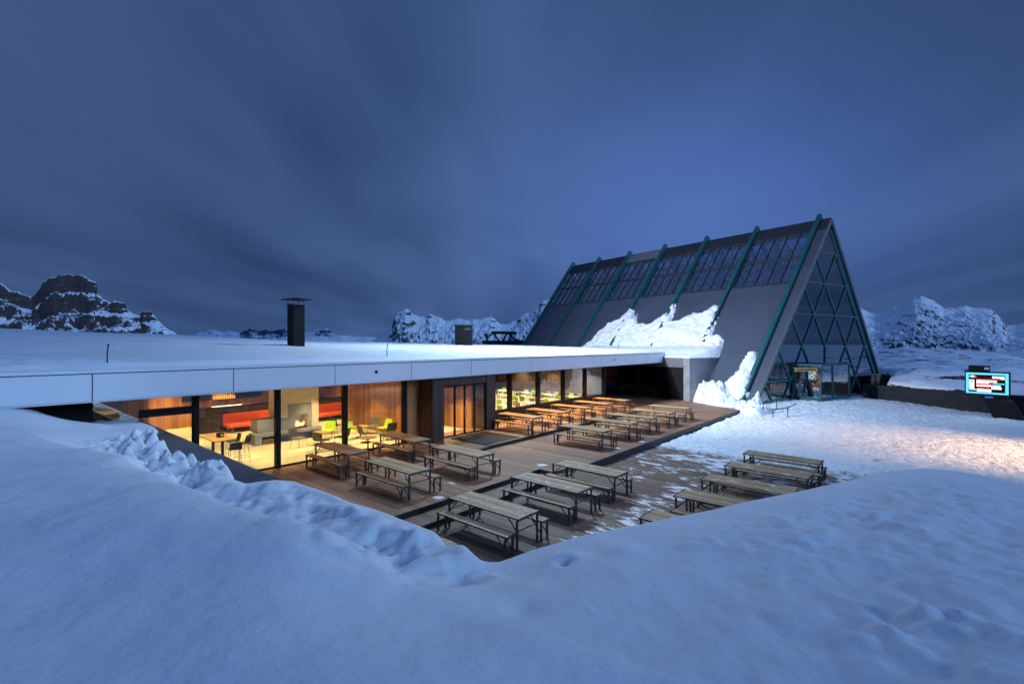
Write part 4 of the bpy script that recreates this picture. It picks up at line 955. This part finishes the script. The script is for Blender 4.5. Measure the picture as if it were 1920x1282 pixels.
for i, (px, y0, y1, Yd, lab) in enumerate(((202, 680, 646, 17.5, 'bent thin dark marker pole on the snowy roof at the far left'), (726, 668, 645.5, 25, 'short dark marker pole in the roof snow right of the chimney'), (1008.5, 664, 646, 36, 'thin marker pole on the roof before the A-frame'), (1159, 661, 645, 40, 'thin marker pole before the snow slab on the sloping roof'))):
    v = snow_at(px, y0); Yd = v.y; a_, b_ = ray(px-.5, y0+2, Y=Yd), ray(px+1, y1, Y=Yd)
    mid = (a_+b_)/2+Vector((-.02, 0, 0)); r0_ = .016
    pe = empty('marker_pole', a_); tag(pe, lab, 'marker pole', 'marker poles on the roof')
    MB().tube([Vector((0, 0, 0)), mid-a_, b_-a_], r0_, 6).build('pole', M['wooddark'], pe)
    MB().tube([(b_-a_)*.93, (b_-a_)*1.0+Vector((0, 0, .012))], r0_*1.4, 6).build('tip', M['black'], pe)
# ski lift beyond the roof
sl_ = empty('ski_lift_station', ray(945, 645, Y=120)); tag(sl_, 'dark steel ski lift station silhouette left of the A-frame', 'ski lift'); o_ = sl_.location.copy()
def SP(px, py, dy=0): return ray(px, py, Y=120+dy)-o_
b_ = MB(); b_.beam(SP(922, 623.5), SP(969, 624), .7); b_.build('gantry_beam', M['black'], sl_)
for p, q in (((924, 623), (940, 645)), ((950, 624), (941, 645)), ((952, 624), (975, 645)), ((960, 624), (952, 643)), ((910, 625), (916, 645))): MB().beam(SP(*p), SP(*q), .45).build('strut', M['black'], sl_)
MB().beam(SP(905, 643), SP(998, 642), .5, 1.2).build('platform', M['black'], sl_)
for i in range(12): MB().beam(SP(972+i*2.3, 636+(i % 3)), SP(972+i*2.3, 643), .12).build('railing_post', M['black'], sl_)

# ================================================================== FOREGROUND SNOW BANK
ledge_pts = [(-60, 770, 2.84), (0, 768, 2.84), (75, 772, 2.79), (95, 780, 2.70), (115, 793, 2.45), (135, 792, 2.36), (160, 795, 2.33), (179, 786, 2.33), (202, 787, 2.33), (229, 788, 2.36), (253, 787, 2.36), (277, 792, 2.36), (293, 798, 2.34), (299, 804, 2.33), (286, 809, 2.33), (294, 815, 2.33), (304, 830, 2.34), (312, 838, 2.34), (325, 845, 2.36), (328, 858, 2.33), (347, 853, 2.37), (368, 861, 2.37), (389, 867, 2.38), (412, 874, 2.38), (429, 870, 2.44), (438, 880, 2.42), (442, 893, 2.36), (468, 902, 2.34), (489, 897, 2.38),
 (524, 893, 2.42), (560, 897, 2.42), (600, 910, 2.42), (640, 925, 2.42), (700, 945, 2.44), (760, 966, 2.46), (800, 985, 2.44), (825, 995, 2.42), (845, 1020, 2.35), (850, 1032, 2.28), (868, 1020, 2.36), (882, 1030, 2.34), (893, 1045, 2.3), (903, 1052, 2.27), (930, 1046, 2.28), (1000, 1022, 2.30), (1080, 1000, 2.33), (1200, 978, 2.36), (1300, 957, 2.39), (1400, 935, 2.42), (1500, 915, 2.44), (1600, 893, 2.46), (1660, 880, 2.47), (1720, 876, 2.47), (1780, 880, 2.47), (1850, 891, 2.47), (1920, 908, 2.47), (2100, 965, 2.5), (2500, 1080, 2.5)]
E3 = [ray(*p) for p in ledge_pts]
poly = [(v.x, v.y) for v in E3]; poly = [(-40, 12)]+[(-30, poly[0][1])]+poly+[(30, poly[-1][1]), (30, -6), (-40, -6)]
x = np.concatenate([np.arange(-20, -14, .2), np.arange(-14, 10.5, .045), np.arange(10.5, 16, .2)]); y = np.concatenate([np.arange(-3, 1.5, .15), np.arange(1.5, 15.2, .045)])
X, Y = np.meshgrid(x, y)
A_ = X*UX+Y*UY; B_ = X*UY-Y*UX
sd = sdist(X, Y, poly)
cps = [(v.x, v.y, v.z+.02) for v in E3[::1]]
for px, py, z in ((182, 862, 2.50), (240, 885, 2.52), (286, 910, 2.54), (340, 935, 2.56), (390, 960, 2.58), (440, 982, 2.60), (495, 1003, 2.62), (560, 1025, 2.62), (640, 1055, 2.60), (740, 1100, 2.58), (850, 1150, 2.56),
                   (230, 850, 2.28), (330, 905, 2.26), (430, 948, 2.28), (560, 985, 2.33), (700, 1030, 2.38), (820, 1065, 2.36), (930, 1090, 2.30), (150, 828, 2.35), (90, 815, 2.62), (0, 830, 2.66), (60, 900, 2.58), (200, 950, 2.55),
                   (400, 1100, 2.60), (100, 1100, 2.62), (1050, 1060, 2.38), (1300, 1010, 2.44), (1500, 980, 2.47), (1700, 940, 2.50), (1850, 960, 2.50), (1700, 1080, 2.55), (1300, 1150, 2.52), (1000, 1200, 2.58), (1900, 1100, 2.58)):
    v = ray(px, py, z); cps.append((v.x, v.y, z))
cps += [(0, 0, 2.72), (-4, 0, 2.72), (4, 0, 2.70), (-10, 2, 2.75), (10, 2, 2.7), (-14, 8, 2.85), (-8, -3, 2.7), (8, -3, 2.7), (-16, 12, 2.9), (-3, 2.4, 2.68), (3, 2.4, 2.64), (0, 2.3, 2.64)]
H = rbf(cps, X, Y)
H = np.clip(H, 1.9, 3.1)
H = H+.008*fbm(X/1.1, Y/1.1, 3, 81)+.035*fbm(X/2.6, Y/2.0, 2, 85)*sstep(.2, 1., sd)
pxx = 960+F*X/np.maximum(Y, .5); pyy = 645+(4.5-H)*F/np.maximum(Y, .5)
# broken lumps of snow heaped along the coping
lz = sstep(1.7, .4, 3.0-A_+.25*fbm(X, Y, 2, 90))*sstep(-8.3, -9.2, B_)*sstep(-.02, .15, sd)*sstep(-14.6, -13.2, B_)
q1 = fbm(X*.9, Y*.9, 3, 95); wx, wy = X+.12*fbm(X*3, Y*3, 3, 97), Y+.12*fbm(X*3, Y*3, 3, 98)
lump = .26*np.clip(.8-worley(wx*2.0, wy*2.0, 6), 0, 1)**.8+.15*np.clip(.75-worley(wx*4.6, wy*4.6, 9), 0, 1)**.8+.07*fbm(X*4, Y*4, 5, 99, .6)-.17
H = H+lz*lump*1.9
ez = sstep(1.5, .5, 3.2-A_+.35*fbm(X*.8, Y*.8, 2, 91))*sstep(-9.5, -8.5, B_)*sstep(-2.8, -3.6, B_)*sstep(.12, .35, sd)
H = H+ez*1.3*(.14*np.clip(.8-worley(wx*1.5, wy*1.5, 16), 0, 1)**.8+.07*np.clip(.75-worley(wx*3.6, wy*3.6, 19), 0, 1)+.035*fbm(X*3, Y*3, 5, 199, .6)-.07)
rt_ = sstep(.35, 1.0, sd)*sstep(1.0, 3.0, X)
H = H+rt_*(.024*fbm(X*3.2, Y*3.6, 5, 211, .65)+.03*ridged(X*.9, Y*1.6, 4, 213, .5)*sstep(-.1, .4, fbm(X*.3, Y*.3, 2, 215)))
soft = sstep(2.9, .6, 3.2-A_)*sstep(-1.5, -6, B_)*(1-lz)*sstep(.1, .5, sd)
H = H+soft*.018*ridged(X*.55+3, Y*.5, 3, 101, .45)
rl = sstep(.2, 1.2, sd)*sstep(.3, 2.5, X)
H = H+rl*(.022*ridged(X*1.2, Y*.9, 4, 111, .5)-.01)+rl*.03*np.clip(.6-worley(X*.8, Y*.8, 15), 0, 1)*(fbm(X*.4, Y*.4, 2, 17) > .1)
for px, py, r, hh in ((868, 1035, .20, .10), (920, 1070, .14, .05), (1060, 1045, .16, .06), (1170, 1040, .18, .05), (825, 1005, .3, .03), (740, 1010, .25, .04), (1060, 1055, .08, -.08), (1540, 960, .35, .04), (650, 985, .3, .03), (980, 1170, .13, -.05), (990, 1105, .2, .03)):
    v = ray(px, py, 2.38); H = H+hh*np.exp(-((X-v.x)**2+(Y-v.y)**2)/r**2)
frs = np.random.RandomState(12)
for t0, p0, p1, n_ in ((0, (6.8, 5.9), (9.8, 4.1), 9), (1, (5.6, 3.6), (9.5, 3.4), 8)):
    for i in range(n_):
        q = i/(n_-1); fx = p0[0]+(p1[0]-p0[0])*q+frs.uniform(-.06, .06); fy = p0[1]+(p1[1]-p0[1])*q+(.12 if i % 2 else -.12)
        dd = np.hypot((X-fx)/.15, (Y-fy)/.10); H = H-.035*np.exp(-dd**4)+.014*np.exp(-((dd-1.35)/.3)**2)
ck = np.clip(.55-worley(X*3.1+.3*fbm(X*3, Y*3, 3, 301), Y*3.4, 33), 0, 1)*sstep(.12, .45, fbm(X*.45+7, Y*.6, 3, 303))*sstep(.5, 1.1, sd)*sstep(1., 2.5, X)
H = H+.14*ck
# rounded lip, then the drop
cr = [ray(*p) for p in ((120, 845, 2.5), (182, 862, 2.5), (286, 910, 2.54), (390, 960, 2.58), (495, 1003, 2.62), (620, 1050, 2.6), (800, 1120, 2.56))]
dc = np.full(X.shape, 1e9); side = np.zeros(X.shape)
for p, q in zip(cr[:-1], cr[1:]):
    ex, ey = q.x-p.x, q.y-p.y; t_ = np.clip(((X-p.x)*ex+(Y-p.y)*ey)/(ex*ex+ey*ey), 0, 1); dd = np.hypot(X-p.x-t_*ex, Y-p.y-t_*ey)
    sg_ = np.sign(ex*(Y-p.y)-ey*(X-p.x)); side = np.where(dd < dc, sg_, side); dc = np.minimum(dc, dd)
s_ = dc*side      # + beyond the crest, towards the coping
H = H+.17*np.where(s_ < 0, np.exp(-(s_/1.2)**2), np.exp(-(s_/.30)**2))*sstep(-.02, .4, sd)*sstep(.2, 1.6, np.hypot(X-cr[-1].x, Y-cr[-1].y))
H = H-.09*np.exp(-((s_-.6)/.35)**2)*sstep(.2, .6, sd)*(B_ < -3.0)
H = H+.014*ridged(X*.42+Y*.2, Y*.8-X*.25, 2, 131, .4)*sstep(.3, 1., sd)*(1-lz)
r = .16; H = H-np.where(sd < r, r*(1-np.sqrt(np.clip(1-(1-np.clip(sd, 0, r)/r)**2, 0, 1))), 0)
outside = np.where(A_ > 3.41, -.75, np.where(A_ > 2.9, 2.12, 1.9))
H = np.where(sd > 0, H, outside)
mk = (sd > -.10); mk = mk[:-1, :-1] | mk[1:, 1:]
o = gridmesh('snow_bank', np.stack([X, Y, H], -1), M['snow'], mask=mk); tag(o, kind='structure')

# ================================================================== TABLES AND BENCHES
def furniture(kind, top_m, w_, h_):
    """origin at the front-left foot corner on the deck; x runs along the top"""
    e = empty(kind); Ln = 2.42
    MB().box(.03, Ln-.03, 0.0, w_, h_-.035, h_).build('tabletop' if kind == 'terrace_table' else 'seat', top_m, e, bevel=.004)
    for x_ in (.0, Ln):
        s = 1 if x_ == 0 else -1
        MB().box(x_-.0 if s > 0 else x_-.026, x_+.026 if s > 0 else x_, -.012, w_+.012, h_-.05, h_+.006).build('end_rail', M['steel'], e)
        for y_ in (-.012, w_+.012-.045):
            xl = x_+.03*s
            MB().box(min(xl-.0, xl+.045*s), max(xl, xl+.045*s), y_, y_+.045, .002, h_-.052).build('leg', M['steel'], e)
        for y_ in (.02, w_-.045):
            k = MB(); k.beam((x_+.06*s, y_+.01, h_-.33), (x_+.34*s, y_+.01, h_-.045), .022); k.build('brace', M['steel'], e)
        if kind == 'terrace_table': MB().beam((x_+.05*s, .03, h_-.30), (x_+.05*s, w_-.03, h_-.30), .022).build('crossbar', M['steel'], e)
    return e
tabs = {}
TP = furniture('terrace_table', M['top'], .78, .75); TPK = kids(TP)
TB = furniture('terrace_table', M['topw'], .78, .75); TBK = kids(TB)
TS = furniture('terrace_table', M['tops'], .78, .75); TSK = kids(TS)
BS = furniture('bench', M['tops'], .27, .45); BSK = kids(BS)
BP = furniture('bench', M['top'], .27, .45); BPK = kids(BP)
BB = furniture('bench', M['topw'], .27, .45); BBK = kids(BB)
usedp = set()
def place(p, ks, b, a, z, lab, cat, grp, jit=.018):
    e = p if p not in usedp else cp(p, ks); usedp.add(p)
    e.location = W(b+rnd.uniform(-.04, .04), a+rnd.uniform(-.015, .015), z); e.rotation_euler = (0, 0, ANG+rnd.uniform(-jit, jit)); tag(e, lab, cat, grp); return e
od = ['nearest', 'second', 'third', 'fourth', 'farthest']
sets = []
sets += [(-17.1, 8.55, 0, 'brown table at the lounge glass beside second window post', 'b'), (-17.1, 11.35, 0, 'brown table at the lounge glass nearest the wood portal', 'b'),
         (-13.6, 8.46, 0, 'weathered table of the terrace corner nearest the snow bank', 'w'), (-13.6, 11.2, 0, 'weathered table in front of the black doormat', 'w')]
sets += [(-9.46, a, -.27, t_, 'w') for a, t_ in ((5.75, 'table half buried behind the snow lip'), (8.32, 'lower-deck table nearest the two black steps corner'), (10.87, 'middle table of the lower-deck row below the steps'), (12.97, 'lower-deck table nearest the start of the long riser'))]
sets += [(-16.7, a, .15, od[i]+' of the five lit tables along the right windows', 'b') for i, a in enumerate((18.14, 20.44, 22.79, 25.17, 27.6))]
sets += [(-12.73, a, 0, od[i]+' of the five middle-row tables on the deck', 'w') for i, a in enumerate((17.87, 20.35, 22.52, 24.97, 27.34))]
sets += [(-4.98, a, -.27, od[i]+' of the five snow-dusted tables in the edge row', 'w') for i, a in enumerate((10.25, 12.35, 14.38, 16.48, 18.75))]
for i, (b, a, z, lab, kd) in enumerate(sets):
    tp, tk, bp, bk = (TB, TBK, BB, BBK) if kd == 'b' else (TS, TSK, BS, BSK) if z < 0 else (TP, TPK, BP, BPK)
    z += .003 if b > -16.5 or z != .15 else .0
    if b == -9.46:      # the row straddles the two steps: deck starts at b=-9.65
        pass
    if a > 26.9 and z > .1: zz = z-.02
    else: zz = z
    place(tp, tk, b, a, zz, lab, 'table', 'steel framed wooden tables on the terrace')
    sh = lab.replace(' of the five', ' of five')
    place(bp, bk, b+.02, a-.36, zz, 'near-side bench of the '+sh, 'bench', 'slim wooden benches beside the terrace tables')
    place(bp, bk, b+.02, a+.88, zz, 'far-side bench of the '+sh, 'bench', 'slim wooden benches beside the terrace tables')
# little heaps of leftover snow by the legs
for i, (px, py, z, r, lab) in enumerate(((822, 933, 0, .10, 'small clump of snow at the foot of the corner table'), (1016, 872, 0, .12, 'snow clump beyond the end of the upper riser'), (1046, 918, -.27, .1, 'snow clump under the middle lower-deck table'),
        (1157, 840, 0, .09, 'snow clump on the deck near the start of the long riser'), (1204, 828, 0, .08, 'snow clump just behind the long riser'))):
    v = ray(px, py, z); m_ = MB(); n_ = 10; ring = []
    vs = [(0, 0, r*.35)]; fs = []
    for q, (rr_, zz) in enumerate(((.5, .28), (.85, .12), (1.05, -.01))):
        for k_ in range(n_):
            t_ = 2*math.pi*k_/n_; j_ = 1+.3*math.sin(3*t_+i)+.1*rnd.random(); vs.append((r*rr_*j_*math.cos(t_)*1.5, r*rr_*j_*math.sin(t_), r*zz))
    for k_ in range(n_):
        k2 = (k_+1) % n_; fs.append((0, 1+k_, 1+k2))
        for q in range(2): fs.append((1+q*n_+k_, 1+(q+1)*n_+k_, 1+(q+1)*n_+k2, 1+q*n_+k2))
    m_.add(vs, fs); o = m_.build('snow_clump', M['snow_rough'], smooth=True); o.location = (v.x, v.y, z+.004); tag(o, lab, 'snow clump', 'snow clumps on the deck')
